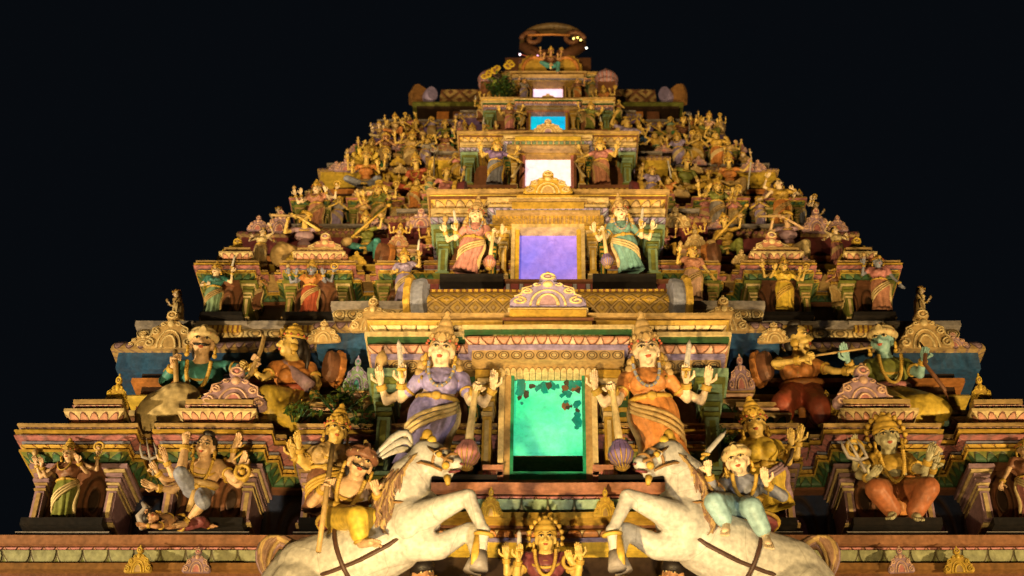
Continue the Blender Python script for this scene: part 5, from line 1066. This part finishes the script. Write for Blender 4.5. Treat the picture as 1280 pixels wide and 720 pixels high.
def gpose(kind):
    up = dict(pel=(0,0,.52), chest=(0,-.012,.68), neck=(0,0,.79), head=(0,-.03,.885), feet=(0,0,0), fwd=(0,-1,-.15), shL=(-.112,-.01,.765), shR=(.112,-.01,.765))
    K = 1.38
    sit = dict(pel=(0,0,.2*K), chest=(0,-.03,.40*K), neck=(0,-.03,.53*K), head=(0,-.07,.645*K), fwd=(0,-1,-.25), shL=(-.135,-.02,.50*K), shR=(.135,-.02,.50*K),
      legs=[[(-.08,-.03,.19*K),(-.27,-.18,.21*K),(-.03,-.24,.10*K),(.06,-.28,.08*K)],[(.08,-.03,.19*K),(.22,-.20,.20*K),(.20,-.18,-.10*K),(.22,-.27,-.13*K)]])
    if kind[0] == 'C':
        J, it = gpose_c(kind, sit, K); return J, it
    def a(sx, el, wr, hd, g='mudra', pn=(0,-1,-.1)):
        sh = up['shL' if sx < 0 else 'shR']; f = lambda p: (p[0]*sx, p[1], p[2])
        return [sh, f(el), f(wr), f(hd), g, pn]
    if kind == 'SA':
        up['arms'] = [a(-1,(.21,-.04,.62),(.19,-.19,.68),(-.1,-.3,1)), a(1,(.21,-.04,.62),(.19,-.19,.68),(-.1,-.3,1)), a(-1,(.29,.0,.64),(.32,-.06,.78),(.15,-.2,1)), a(1,(.29,.0,.66),(.31,-.06,.81),(.15,0,1))]; return up, [('bud',(-.34,-.08,.85)),('discus',(.33,-.08,.92))]
    if kind == 'SB':
        up['arms'] = [a(-1,(.22,-.03,.64),(.22,-.17,.76),(0,-.2,1)), a(1,(.19,-.01,.60),(.27,-.05,.46),(.3,-.1,-1),'open')]; up['fwd'] = (.25,-1,-.15); return up, [('bud',(-.22,-.22,.82))]
    if kind == 'SC':
        up['arms'] = [a(-1,(.20,-.0,.60),(.10,-.15,.53),(-1,-.3,0),'fist'), a(1,(.23,-.03,.66),(.24,-.12,.82),(0,-.1,1))]; up['fwd'] = (-.3,-1,-.1); return up, [('sword',(.24,-.19,.88),(.26,-.2,1.12))]
    if kind == 'SD':
        up['arms'] = [a(-1,(.24,-.02,.82),(.20,-.08,.98),(-.5,0,1)), a(1,(.26,-.03,.70),(.16,-.2,.66),(-1,-.4,.2)), a(-1,(.22,.0,.62),(.30,-.08,.54),(.5,-.2,-.6),'open')]; up['fwd'] = (.4,-1,0); up['pel'] = (.02,0,.52); up['head'] = (-.02,-.03,.885); return up, []
    if kind == 'SE':
        up['arms'] = [a(-1,(.20,-.07,.60),(.03,-.20,.66),(-.1,-.2,1),'open',(-1,0,0)), a(1,(.20,-.07,.60),(.03,-.20,.66),(-.1,-.2,1),'open',(1,0,0))]; return up, []
    if kind == 'SG':   # attendant leaning on a club
        up['arms'] = [a(-1,(.25,-.02,.68),(.29,-.08,.80),(-.1,-.1,1)), a(1,(.25,-.06,.66),(.36,-.16,.52),(.4,-.3,-1),'open'), a(-1,(.22,0,.63),(.26,-.1,.70),(0,-.2,1)), a(1,(.27,.02,.72),(.34,-.02,.86),(.1,0,1))]; return up, [('club',(.40,-.2,.44),(.26,-.2,.06))]
RV = random.Random(21)
PRO = {}
def proto(kind):
    if kind in PRO: return PRO[kind], False
    J, items = gpose(kind); stand = kind[0] == 'S'; S = .172 if stand else .172
    fem = kind not in ('CT','CS','CF','SE'); 
    o = dict(skin='goldskin', fem=fem, blouse='rose', skirt=('stand','rose',11) if stand else ('legs','tan',.8,1.1), sash='cream', crown={'CF':'turban','SE':'turban','SD':'bun','CB':'short','SB':'short'}.get(kind,'tall'), crowncol='gold', hair='hair', items=items, stache=not fem, garland='gold' if kind in ('CT','SA') else None, topname='blouse', locks=kind in ('SA','SG'))
    if kind == 'CF': o['drape'] = [(Vector((-.25,-.2,.10)), (.16,.10,.22))]
    T = figure('deity_statue', 'x', 'statue', (0,0,0), S, J, o); PRO[kind] = T; return T, True
NSTAT = []
def place(T, first, px, pb, pt, Y, cols, label, group=None, flip=0, lean=.16, rz=0, name='deity_statue', wide=1.25):
    b = P(px, pb, Y); tv = TOPV[T.name if T.name in TOPV else BASE(T.name)]; lo, hi = .05, 4.0
    for _ in range(30):
        s = (lo+hi)/2; p = b+s*Vector((0, tv.y*math.cos(lean)-tv.z*math.sin(lean), tv.y*math.sin(lean)+tv.z*math.cos(lean)))
        if proj(p)[1] > pt: lo = s
        else: hi = s
    NSTAT.append((T, b, s, flip, lean, rz, cols, label, group, name, wide))
def realise():
    used = set()
    for (T, b, s, flip, lean, rz, cols, label, group, name, wide) in NSTAT:
        sc = (-s*wide if flip else s*wide, s*wide, s)
        dup(T, b, sc, (lean, 0, rz), cols, label, group, name)
    for T in PRO.values():
        def rm(o):
            for c in KIDS.get(o.name, []): rm(c)
            bpy.data.objects.remove(o)
        rm(T)
def cl(body, skirt, blouse=None, sash='cream'):
    d = dict(body=body, skirt=skirt, dhoti=skirt+'/fold', blouse=blouse or skirt, sash=sash); return d
def st(kind, px, pb, pt, Y, cols, label, group, flip=0, rz=0, **k):
    if not rz: rz = RV.uniform(-.3,.3)
    T, f = proto(kind); place(T, f, px, pb, pt, Y, cl(*cols), label, group, flip, (.16 if kind[0] == 'S' else .2), rz, **k)
# second storey guardians are smaller versions of the big pair
place(gL, 0, 592, 343, 246, 14.98, cl('paleskin','dustyrose','dustyrose'), 'rose sari guardian statue left of the violet doorway, hand on a mace', 'guardians at the violet doorway', name='guardian_statue', lean=.02, wide=1.0)
place(gR, 0, 779, 341, 243, 14.98, cl('paleskin','paleteal','paleteal'), 'teal sari guardian statue right of the violet doorway, hand on a mace', 'guardians at the violet doorway', name='guardian_statue', lean=.02, wide=1.0)
G1 = 'statues in the bays of the bottom storey'; G2 = 'statues in the bays of the second storey'; U2 = 'musician statues on the second storey'; G3 = 'statues in the bays of the third storey'; U3 = 'seated statues above the third storey bays'; G4 = 'statues in the bays of the fourth storey'; U4 = 'seated statues under the top roof'; G5 = 'statues on the topmost storey'
st('SA', 78, 656, 548, 14.5, ('skin','olive','brown'), 'olive robed standing statue at the far left end of the bottom storey', G1)
st('SB', 1292, 656, 548, 14.5, ('skin','rose','brown'), 'red robed standing statue cut by the right edge of the picture', G1, 1)
st('SC', 264, 394, 326, 15.42, ('paleskin','mint','teal','tan'), 'pale green sari statue at the left corner of the second storey', G2)
st('SA', 386, 393, 324, 15.42, ('bluegrey','red','orange','tan'), 'blue faced statue in rust red sari, second storey left bay', G2)
st('SC', 505, 378, 309, 15.35, ('goldskin','lilac','lilac','cream'), 'small lilac sari statue left of the latticed barrel roof', G2)
st('SB', 866, 374, 306, 15.35, ('goldskin','palepink','pink','tan'), 'small salmon sari statue right of the latticed barrel roof', G2)
st('SA', 981, 388, 320, 15.42, ('goldskin','yellow','yellow','gold'), 'bright yellow clad statue in the second storey right bay', G2)
st('SB', 1103, 388, 318, 15.42, ('bluegrey','pink','rose','cream'), 'blue faced statue in pink sari at the right corner of the second storey', G2)
st('SB', 224, 404, 356, 16.3, ('paleskin','cream','tan'), 'pale statue on the left side of the tower, arms out against the sky', G2, 0, -1.4)
st('SB', 1148, 400, 352, 16.3, ('paleskin','tan','cream'), 'pale statue on the right side of the tower, arms out against the sky', G2, 1, 1.4)
st('CF', 378, 334, 262, 15.9, ('goldskin','tan','mauve','rose'), 'flute player statue with drooping cream cloth, left above the second storey bays', U2)
st('CV', 458, 326, 262, 15.9, ('goldskin','teal','olive','gold'), 'stringed lute player statue in green, left above the second storey bays', U2)
st('CV', 912, 326, 264, 15.9, ('goldskin','olive','gold','gold'), 'stringed lute player statue in olive gold, right above the second storey bays', U2)
st('CF', 988, 330, 262, 15.9, ('skin','cream','mauve','gold'), 'moustached flute player statue in mauve, right above the second storey bays', U2)
st('SA', 499, 310, 278, 15.75, ('goldskin','gold','gold'), 'tiny gold statue beside the pink crest left of the violet doorway', U2)
st('SA', 871, 310, 278, 15.75, ('goldskin','gold','gold'), 'tiny gold statue beside the pink crest right of the violet doorway', U2)
# third storey
st('SG', 618, 231, 172, 15.98, ('goldskin','bluegrey','purple','gold'), 'blue sari guardian statue left of the white doorway, arm reaching to a club', 'guardians at the white doorway', name='guardian_statue')
st('SG', 753, 231, 171, 15.98, ('goldskin','pink','rose','tan'), 'pink sari guardian statue right of the white doorway, arm reaching to a club', 'guardians at the white doorway', 1, name='guardian_statue')
st('SA', 394, 288, 224, 16.42, ('paleskin','pink','pink','tan'), 'pink statue at the left corner of the third storey, pale raised arms', G3)
st('SA', 473, 286, 226, 16.42, ('goldskin','olive','olive','tan'), 'olive green skirted statue in the third storey left bay', G3)
st('CB', 553, 262, 208, 16.4, ('goldskin','palepink','rose','tan'), 'small salmon statue between the left bay and the blue guardian, third storey', G3)
st('SB', 815, 258, 206, 16.4, ('goldskin','lilac','lilac','gold'), 'small lilac robed statue right of the pink guardian, arm stretched right', G3, wide=1.1)
st('SA', 897, 284, 222, 16.42, ('goldskin','grey','olive','tan'), 'grey green robed statue in the third storey right bay', G3)
st('SD', 978, 284, 222, 16.42, ('paleskin','orange','gold','tan'), 'orange robed statue at the right corner of the third storey', G3)
st('SB', 352, 290, 254, 17.2, ('paleskin','cream','tan'), 'pale statue on the left side of the third storey, arm against the sky', G3, 0, -1.3)
st('SB', 1016, 284, 248, 17.1, ('paleskin','cream','tan'), 'pale statue on the right side of the third storey, arm against the sky', G3, 1, 1.3)
st('SB', 884, 286, 240, 16.55, ('goldskin','rose','rose'), 'dull red statue tucked left of the grey green robed one, third storey', G3, 1)
st('SB', 495, 286, 240, 16.55, ('goldskin','tan','brown'), 'brown robed statue tucked right of the olive skirted one, third storey', G3)
st('CA', 456, 246, 184, 16.9, ('goldskin','bluegrey','orange','tan'), 'seated statue in blue trousers under a fan of gold hoods', U3)
st('CT', 522, 252, 190, 16.9, ('goldskin','red','red','gold'), 'red seated statue holding a tall trident, left above the third storey bays', U3)
st('CS', 856, 250, 190, 16.9, ('goldskin','gold','olive','tan'), 'seated gold statue holding a lowered sword, right above the third storey bays', U3, 1)
st('CS', 914, 246, 190, 16.9, ('goldskin','tan','orange','tan'), 'orange seated statue holding a lowered sword, nearer the right edge above the third storey bays', U3)
X3 = [('SE',420,286,244,16.5,('goldskin','lilac','grey'),'grey lilac attendant statue with joined hands right of the pink corner one'),('SE',452,284,246,16.5,('tanskin','brown','tan'),'small brown attendant statue left of the olive skirted one, hands joined'),('SD',518,262,222,16.6,('goldskin','orange','gold'),'orange dancing statue with one raised arm below the trident bearer'),
 ('SE',536,246,212,16.6,('goldskin','mint','tan'),'mint attendant statue with joined hands left of the small salmon one'),('SD',838,262,220,16.6,('goldskin','red','orange'),'red dancing statue with one raised arm right of the lilac robed one'),('SE',918,284,244,16.5,('tanskin','tan','rose'),'rose attendant statue with joined hands right of the grey green robed one'),
 ('SE',952,284,244,16.5,('goldskin','lilac','mauve'),'mauve attendant statue with joined hands left of the orange dancing one'),('SA',1000,282,236,16.6,('paleskin','bluegrey','tan'),'blue grey statue with raised hands at the far right of the third storey'),('CB',482,252,216,16.95,('goldskin','lilac','rose'),'rose and lilac seated statue between the two crests, left third storey'),
 ('CB',886,248,212,16.95,('goldskin','green','gold'),'green seated statue between the two sword bearers, third storey'),('CB',800,240,206,16.8,('goldskin','brown','tan'),'brown seated statue behind the lilac robed one, third storey'),('SE',570,222,190,16.7,('goldskin','gold','rose'),'rose attendant statue with joined hands left of the blue sari guardian')]
for k, px, pb, pt, Y, c, l in X3: st(k, px, pb, pt, Y, c, l, G3 if k[0] == 'S' else U3, RV.random() < .5)
X2 = [('SE',318,384,338,15.7,('tanskin','brown','tan'),'tan attendant statue with joined hands between the left bays, second storey'),('SE',1048,380,334,15.7,('tanskin','tan','brown'),'brown attendant statue with joined hands between the right bays, second storey'),('CB',536,318,284,15.9,('goldskin','rose','gold'),'rose seated statue behind the pink crest left of the rose sari guardian'),
 ('CB',834,318,284,15.9,('goldskin','gold','rose'),'gold and rose seated statue behind the pink crest right of the teal guardian'),('SD',326,330,284,16.0,('paleskin','tan','cream'),'cream dancing statue on the left corner above the second storey bays'),('SD',1046,328,282,16.0,('paleskin','rose','cream'),'cream and rose dancing statue on the right corner above the second storey bays')]
for k, px, pb, pt, Y, c, l in X2: st(k, px, pb, pt, Y, c, l, G2, RV.random() < .5)
X4 = [('SE',424,228,202,17.3,('tanskin','rose','tan'),'rose attendant statue low at the left corner of the fourth storey'),('CB',468,214,184,17.25,('goldskin','green','tan'),'green seated statue at the left of the fourth storey ledge'),('SD',555,200,164,17.3,('goldskin','rose','brown'),'rose dancing statue left of the mauve one, fourth storey'),
 ('SD',820,202,164,17.3,('goldskin','mint','gold'),'mint dancing statue in the right half of the fourth storey'),('CB',908,212,182,17.25,('goldskin','brown','orange'),'orange seated statue on the right of the fourth storey ledge'),('SE',946,228,203,17.3,('tanskin','gold','tan'),'gold attendant statue low at the right corner of the fourth storey'),
 ('SD',508,160,128,17.7,('goldskin','gold','rose'),'rose dancing statue under the left roof end'),('SE',540,158,130,17.75,('goldskin','tan','lilac'),'lilac attendant statue with joined hands under the left half of the roof'),('SE',838,158,130,17.75,('goldskin','tan','mint'),'mint attendant statue with joined hands under the right half of the roof'),('SD',866,160,128,17.7,('goldskin','gold','orange'),'orange dancing statue under the right roof end'),
 ('SE',574,154,126,17.7,('goldskin','rose','brown'),'brown attendant statue with joined hands beside the left small dome'),('SE',796,154,126,17.7,('goldskin','lilac','olive'),'olive attendant statue with joined hands beside the right small dome')]
for k, px, pb, pt, Y, c, l in X4: st(k, px, pb+(0 if pb > 170 else 16), pt+(0 if pb > 170 else 15), Y, c, l, G4 if pb > 170 else U4, RV.random() < .5, wide=1.3)
# fourth storey
st('SG', 637, 163, 127, 16.92, ('goldskin','rose','brown','tan'), 'dull red guardian statue left of the cyan doorway', 'guardians at the cyan doorway', name='guardian_statue')
st('SG', 737, 163, 126, 16.92, ('goldskin','olive','olive','tan'), 'olive guardian statue right of the cyan doorway', 'guardians at the cyan doorway', 1, name='guardian_statue')
T4 = [('SA',461,208,176,('goldskin','yellow','gold'),'yellow statue at the left corner of the fourth storey'),('SE',480,206,170,('tanskin','tan','brown'),'brown statue second from the left corner of the fourth storey'),
 ('SA',511,208,166,('goldskin','tan','tan'),'tan many armed statue in the fourth storey left bay'),('SD',532,206,176,('goldskin','lilac','grey'),'lilac statue right of the tan many armed one, fourth storey'),
 ('SC',590,196,158,('goldskin','mauve','brown'),'mauve statue left of the blue guardian head, fourth storey'),('SB',609,196,160,('goldskin','gold','olive'),'gold statue close left of the cyan doorway bay, fourth storey'),
 ('SD',783,204,150,('goldskin','mint','lilac'),'mint and lilac statue right of the pink guardian, fourth storey'),('SC',770,190,152,('goldskin','brown','brown'),'brown statue close right of the cyan doorway bay, fourth storey'),
 ('SA',850,206,168,('goldskin','lilac','lilac'),'lilac many armed statue in the fourth storey right bay'),('SE',872,206,170,('goldskin','gold','gold'),'gold statue right of the lilac many armed one, fourth storey'),
 ('SD',896,206,168,('goldskin','orange','gold'),'orange gold statue second from the right corner of the fourth storey'),('SA',911,206,176,('goldskin','grey','tan'),'grey statue at the right corner of the fourth storey'),
 ('SB',440,218,194,('paleskin','tan','tan'),'pale tan statue beyond the left corner of the fourth storey'),('SB',932,218,194,('paleskin','cream','tan'),'cream statue beyond the right corner of the fourth storey')]
for i, (k, px, pb, pt, c, l) in enumerate(T4): st(k, px, pb+2, pt-5, 17.2 if 460 < px < 905 else 17.3, c, l, G4, i % 2, wide=1.3)
T4u = [('CA',494,166,136,('goldskin','orange','tan'),'orange seated statue at the left end under the top roof'),('CV',520,178,142,('goldskin','brown','brown'),'brown lute player seated second from left under the top roof'),
 ('CB',556,178,144,('goldskin','green','olive'),'green seated statue third from left under the top roof'),('CS',582,176,146,('goldskin','tan','brown'),'tan seated statue fourth from left under the top roof'),
 ('CS',800,176,144,('goldskin','blue','gold'),'blue seated statue nearest right of the olive guardian under the roof'),('CV',826,180,146,('goldskin','red','olive'),'red and olive lute player seated under the right half of the roof'),
 ('CB',853,176,140,('goldskin','green','brown'),'green seated statue third from the cyan door on the right'),('CT',874,178,140,('goldskin','forest','gold'),'dark green seated statue with trident near the right roof end'),
 ('CA',886,166,134,('goldskin','olive','palepink'),'pinkish seated statue at the right end under the top roof'),('SB',901,160,142,('goldskin','tan','tan'),'lone tiny statue standing at the right end of the purple slab'),('CA',474,170,146,('paleskin','cream','tan'),'pale seated statue at the far left edge of the purple slab')]
for i, (k, px, pb, pt, c, l) in enumerate(T4u): st(k, px, pb+7, pt+5, 17.55, c, l, U4, i % 2, wide=1.3)
T5 = [('SB',654,124,98,17.6,('tanskin','lilac','grey'),'lilac statue left of the pale topmost doorway'),('SB',722,124,98,17.6,('tanskin','orange','brown'),'orange statue right of the pale topmost doorway'),
 ('SE',740,122,96,17.8,('goldskin','tan','tan'),'tan statue outer right beside the pale topmost doorway'),('SB',640,122,96,17.8,('goldskin','olive','tan'),'olive statue outer left beside the pale topmost doorway'),
 ('SA',756,140,106,17.5,('goldskin','gold','orange'),'gold statue under the small dome on the right of the topmost storey'),('SA',610,142,114,17.5,('goldskin','tan','gold'),'tan statue under the small dome on the left, behind the leaves'),
 ('SE',772,150,124,17.3,('goldskin','olive','brown'),'olive statue below the right small dome'),('SC',600,150,124,17.3,('goldskin','brown','gold'),'brown statue below the left small dome')]
for i, (k, px, pb, pt, Y, c, l) in enumerate(T5): st(k, px, pb, pt, Y, c, l, G5, i % 2)
st('CA', 688, 91, 58, 17.45, ('tanskin','teal','brown'), 'seated many armed deity at the tower top before the golden fan', G5)
finalize(); realise()
# fan of gold hoods behind the blue trousered statue
mb = MB(); c = P(456, 205, 16.98)
for i in range(9):
    a = -.3+(PI+.6)*i/8; q = Vector((math.cos(a)*.2, -.02, math.sin(a)*.26)); mb.tube([(0,0,0), q*.6, q, q*1.08+Vector((0,-.05,0))], [.03,.045,.04,.03], 'yellow', 7, .5)
o = mb.build('serpent_hood', None, c); tag(o, 'fan of gold serpent hoods behind the blue trousered seated statue', 'serpent hood')
# small domes on the topmost storey
for sg, l in ((-1,'small ribbed dome on the left of the topmost storey, beside the yellow flowers'),(1,'small ribbed dome on the right of the topmost storey')):
    mb = MB(); c = P(CX+sg*73, 108, 17.7); c.z -= .0
    mb.lathe([(0,-.02),(.16,0),(.19,.03),(.15,.06),(.17,.09),(.20,.14),(.17,.22),(.08,.28),(.05,.30),(.07,.33),(.02,.39),(0,.40)], 'mauve/bead/rose', (0,0,0), 16); mb.box(-.14,.14,-.12,.2,-.35,-.0,'brown'); o = mb.build('shrine_dome', None, c); tag(o, l, 'dome', 'small domes of the topmost storey')
# ------------------------------------------------------------------ plants rooted in the masonry
def plant(label, name, px, py, Y, w, h, n, leafcols, ls, seed, cat='plant'):
    rnd = random.Random(seed); b = P(px, py, Y); T = thing(name, label, cat, b, None); s = MB(); l = MB()
    for i in range(n):
        x = rnd.gauss(0, w*.42); z = rnd.random()*h*(1-.5*abs(x)/w); y = rnd.uniform(-.16,.05)
        tip = Vector((x, y, z)); root = Vector((x*.25, .05, -.05)); mid = root.lerp(tip,.6)+Vector((0,0,.06))
        s.tube([root, mid, tip], [.008,.006,.003], 'forest', 4)
        for k in range(7):
            p = mid.lerp(tip, k/6)+Vector((rnd.uniform(-.03,.03),rnd.uniform(-.05,.03),rnd.uniform(-.03,.03))); d = Vector((rnd.uniform(-1,1),rnd.uniform(-1,.3),rnd.uniform(-.7,.5))).normalized(); e = d.orthogonal().normalized()*ls*.3; u = d.cross(e)*.25
            q = ls*rnd.uniform(.6,1.3)
            l.add([p, p+d*q*.5+e, p+d*q-Vector((0,0,q*.3)), p+d*q*.5-e, p+d*q*.5+u], [(0,1,4),(1,2,4),(2,3,4),(3,0,4)], leafcols[rnd.randrange(len(leafcols))])
    s.build('stem', T); l.build('foliage', T); return T
paint('leafa', (.06,.13,.025), grime=.2); paint('leafb', (.035,.085,.02), grime=.2); paint('leafc', (.14,.18,.03), grime=.2); paint('petal_yellow', (.55,.38,.03), grime=.1)
LV = ['leafa','leafb','leafb','leafc']
plant('green weeds growing from the masonry between the kneeling statue and the lilac guardian', 'weed_plant', 424, 508, 14.6, .34, .30, 24, LV, .08, 3)
plant('lower clump of weeds above the head of the figure behind the left rider', 'weed_plant', 452, 536, 14.4, .28, .24, 18, LV, .075, 5)
plant('dark weed tuft under the knee of the kneeling statue', 'weed_plant', 368, 520, 14.5, .3, .12, 14, LV, .075, 8)
plant('small green plant right of the slim goddess, in the recess', 'weed_plant', 905, 560, 14.3, .12, .3, 12, LV, .07, 9)
f = plant('yellow flowered plant growing on the tower top left of the golden fan', 'flowering_plant', 624, 122, 17.5, .26, .52, 46, LV, .085, 12)
rnd = random.Random(2)
for cx, cz, n in ((-.10,.40,5),(.13,.52,4),(-.17,.32,3)):
    for i in range(n):
        mb = MB(); c = Vector((cx+rnd.uniform(-.07,.07), -.2, cz+rnd.uniform(-.06,.06)))
        for k in range(8):
            a = 2*PI*k/8; p = c+Vector((.042*math.cos(a), -.01, .042*math.sin(a))); mb.ell(p, (.021,.012,.021), 'petal_yellow', None, 6, 4)
        mb.ell(c, .03, 'brown', None, 6, 4); mb.build('flower', f)
# ------------------------------------------------------------------ ground, light, camera
mb = MB(); mb.box(-200, 200, -120, 280, -.3, 0, paint('asphalt', (.05,.05,.052), rough=.8)); g = mb.build('ground'); tag(g, 'dark asphalt street in front of the gateway', 'ground', None, 'structure')
W = bpy.data.worlds.new('World'); SC.world = W; W.use_nodes = True; nt = W.node_tree; nt.nodes.clear()
ow = _n(nt, 'ShaderNodeOutputWorld'); bg = _n(nt, 'ShaderNodeBackground'); bg.inputs[0].default_value = (.26,.36,.52,1); bg.inputs[1].default_value = .0085; nt.links.new(bg.outputs[0], ow.inputs[0])
def spot(name, loc, to, power, col, ang, blend=.6, r=.25):
    l = bpy.data.lights.new(name, 'SPOT'); l.energy = power; l.color = col; l.spot_size = R(ang); l.spot_blend = blend; l.shadow_soft_size = r
    o = bpy.data.objects.new(name, l); o.location = loc; o.rotation_euler = (Vector(to)-Vector(loc)).to_track_quat('-Z', 'Y').to_euler(); COL.objects.link(o)
WARM = (1.0,.70,.34)
spot('floodlight', (0.5, 6.4, 2.6), (0, 13.6, 9.8), 1700, (1,.82,.58), 36, 1.0, .15)
spot('floodlight', (-2.2, 6.7, 2.6), (0, 15.2, 12.9), 6900, (1,.67,.26), 62, 1.0, .15)
spot('floodlight', (3.4, 6.4, 2.8), (0, 15.2, 12.9), 2000, (1,.67,.26), 62, 1.0, .15)  # added fill lamp, softens the shadows of the main floodlight
spot('floodlight', (-12.0, 10.2, 6.0), (-2.4, 15.8, 13.0), 7400, (1,.73,.37), 50, .9, .12)
spot('floodlight', (11.0, 9.2, 5.0), (2.2, 15.8, 13.1), 5600, (1,.68,.29), 54, .9, .12)
spot('floodlight', (-2.5, 4.0, 8.5), (0, 17.5, 16.2), 6600, (1,.66,.27), 36, .9, .2)
cam = bpy.data.cameras.new('Camera'); co = bpy.data.objects.new('Camera', cam); COL.objects.link(co); SC.camera = co
co.location = (0, 0, CZ); co.rotation_euler = (PI/2+TH, 0, 0)
cam.sensor_width = 36; cam.lens = 36*F/1280; cam.shift_x = -(CX-640)/1280; cam.clip_end = 1000
cam.dof.use_dof = True; cam.dof.focus_distance = 16.6; cam.dof.aperture_fstop = 1.0
SC.view_settings.view_transform = 'Standard'; SC.view_settings.look = 'None'; SC.view_settings.exposure = 0; SC.view_settings.gamma = 1
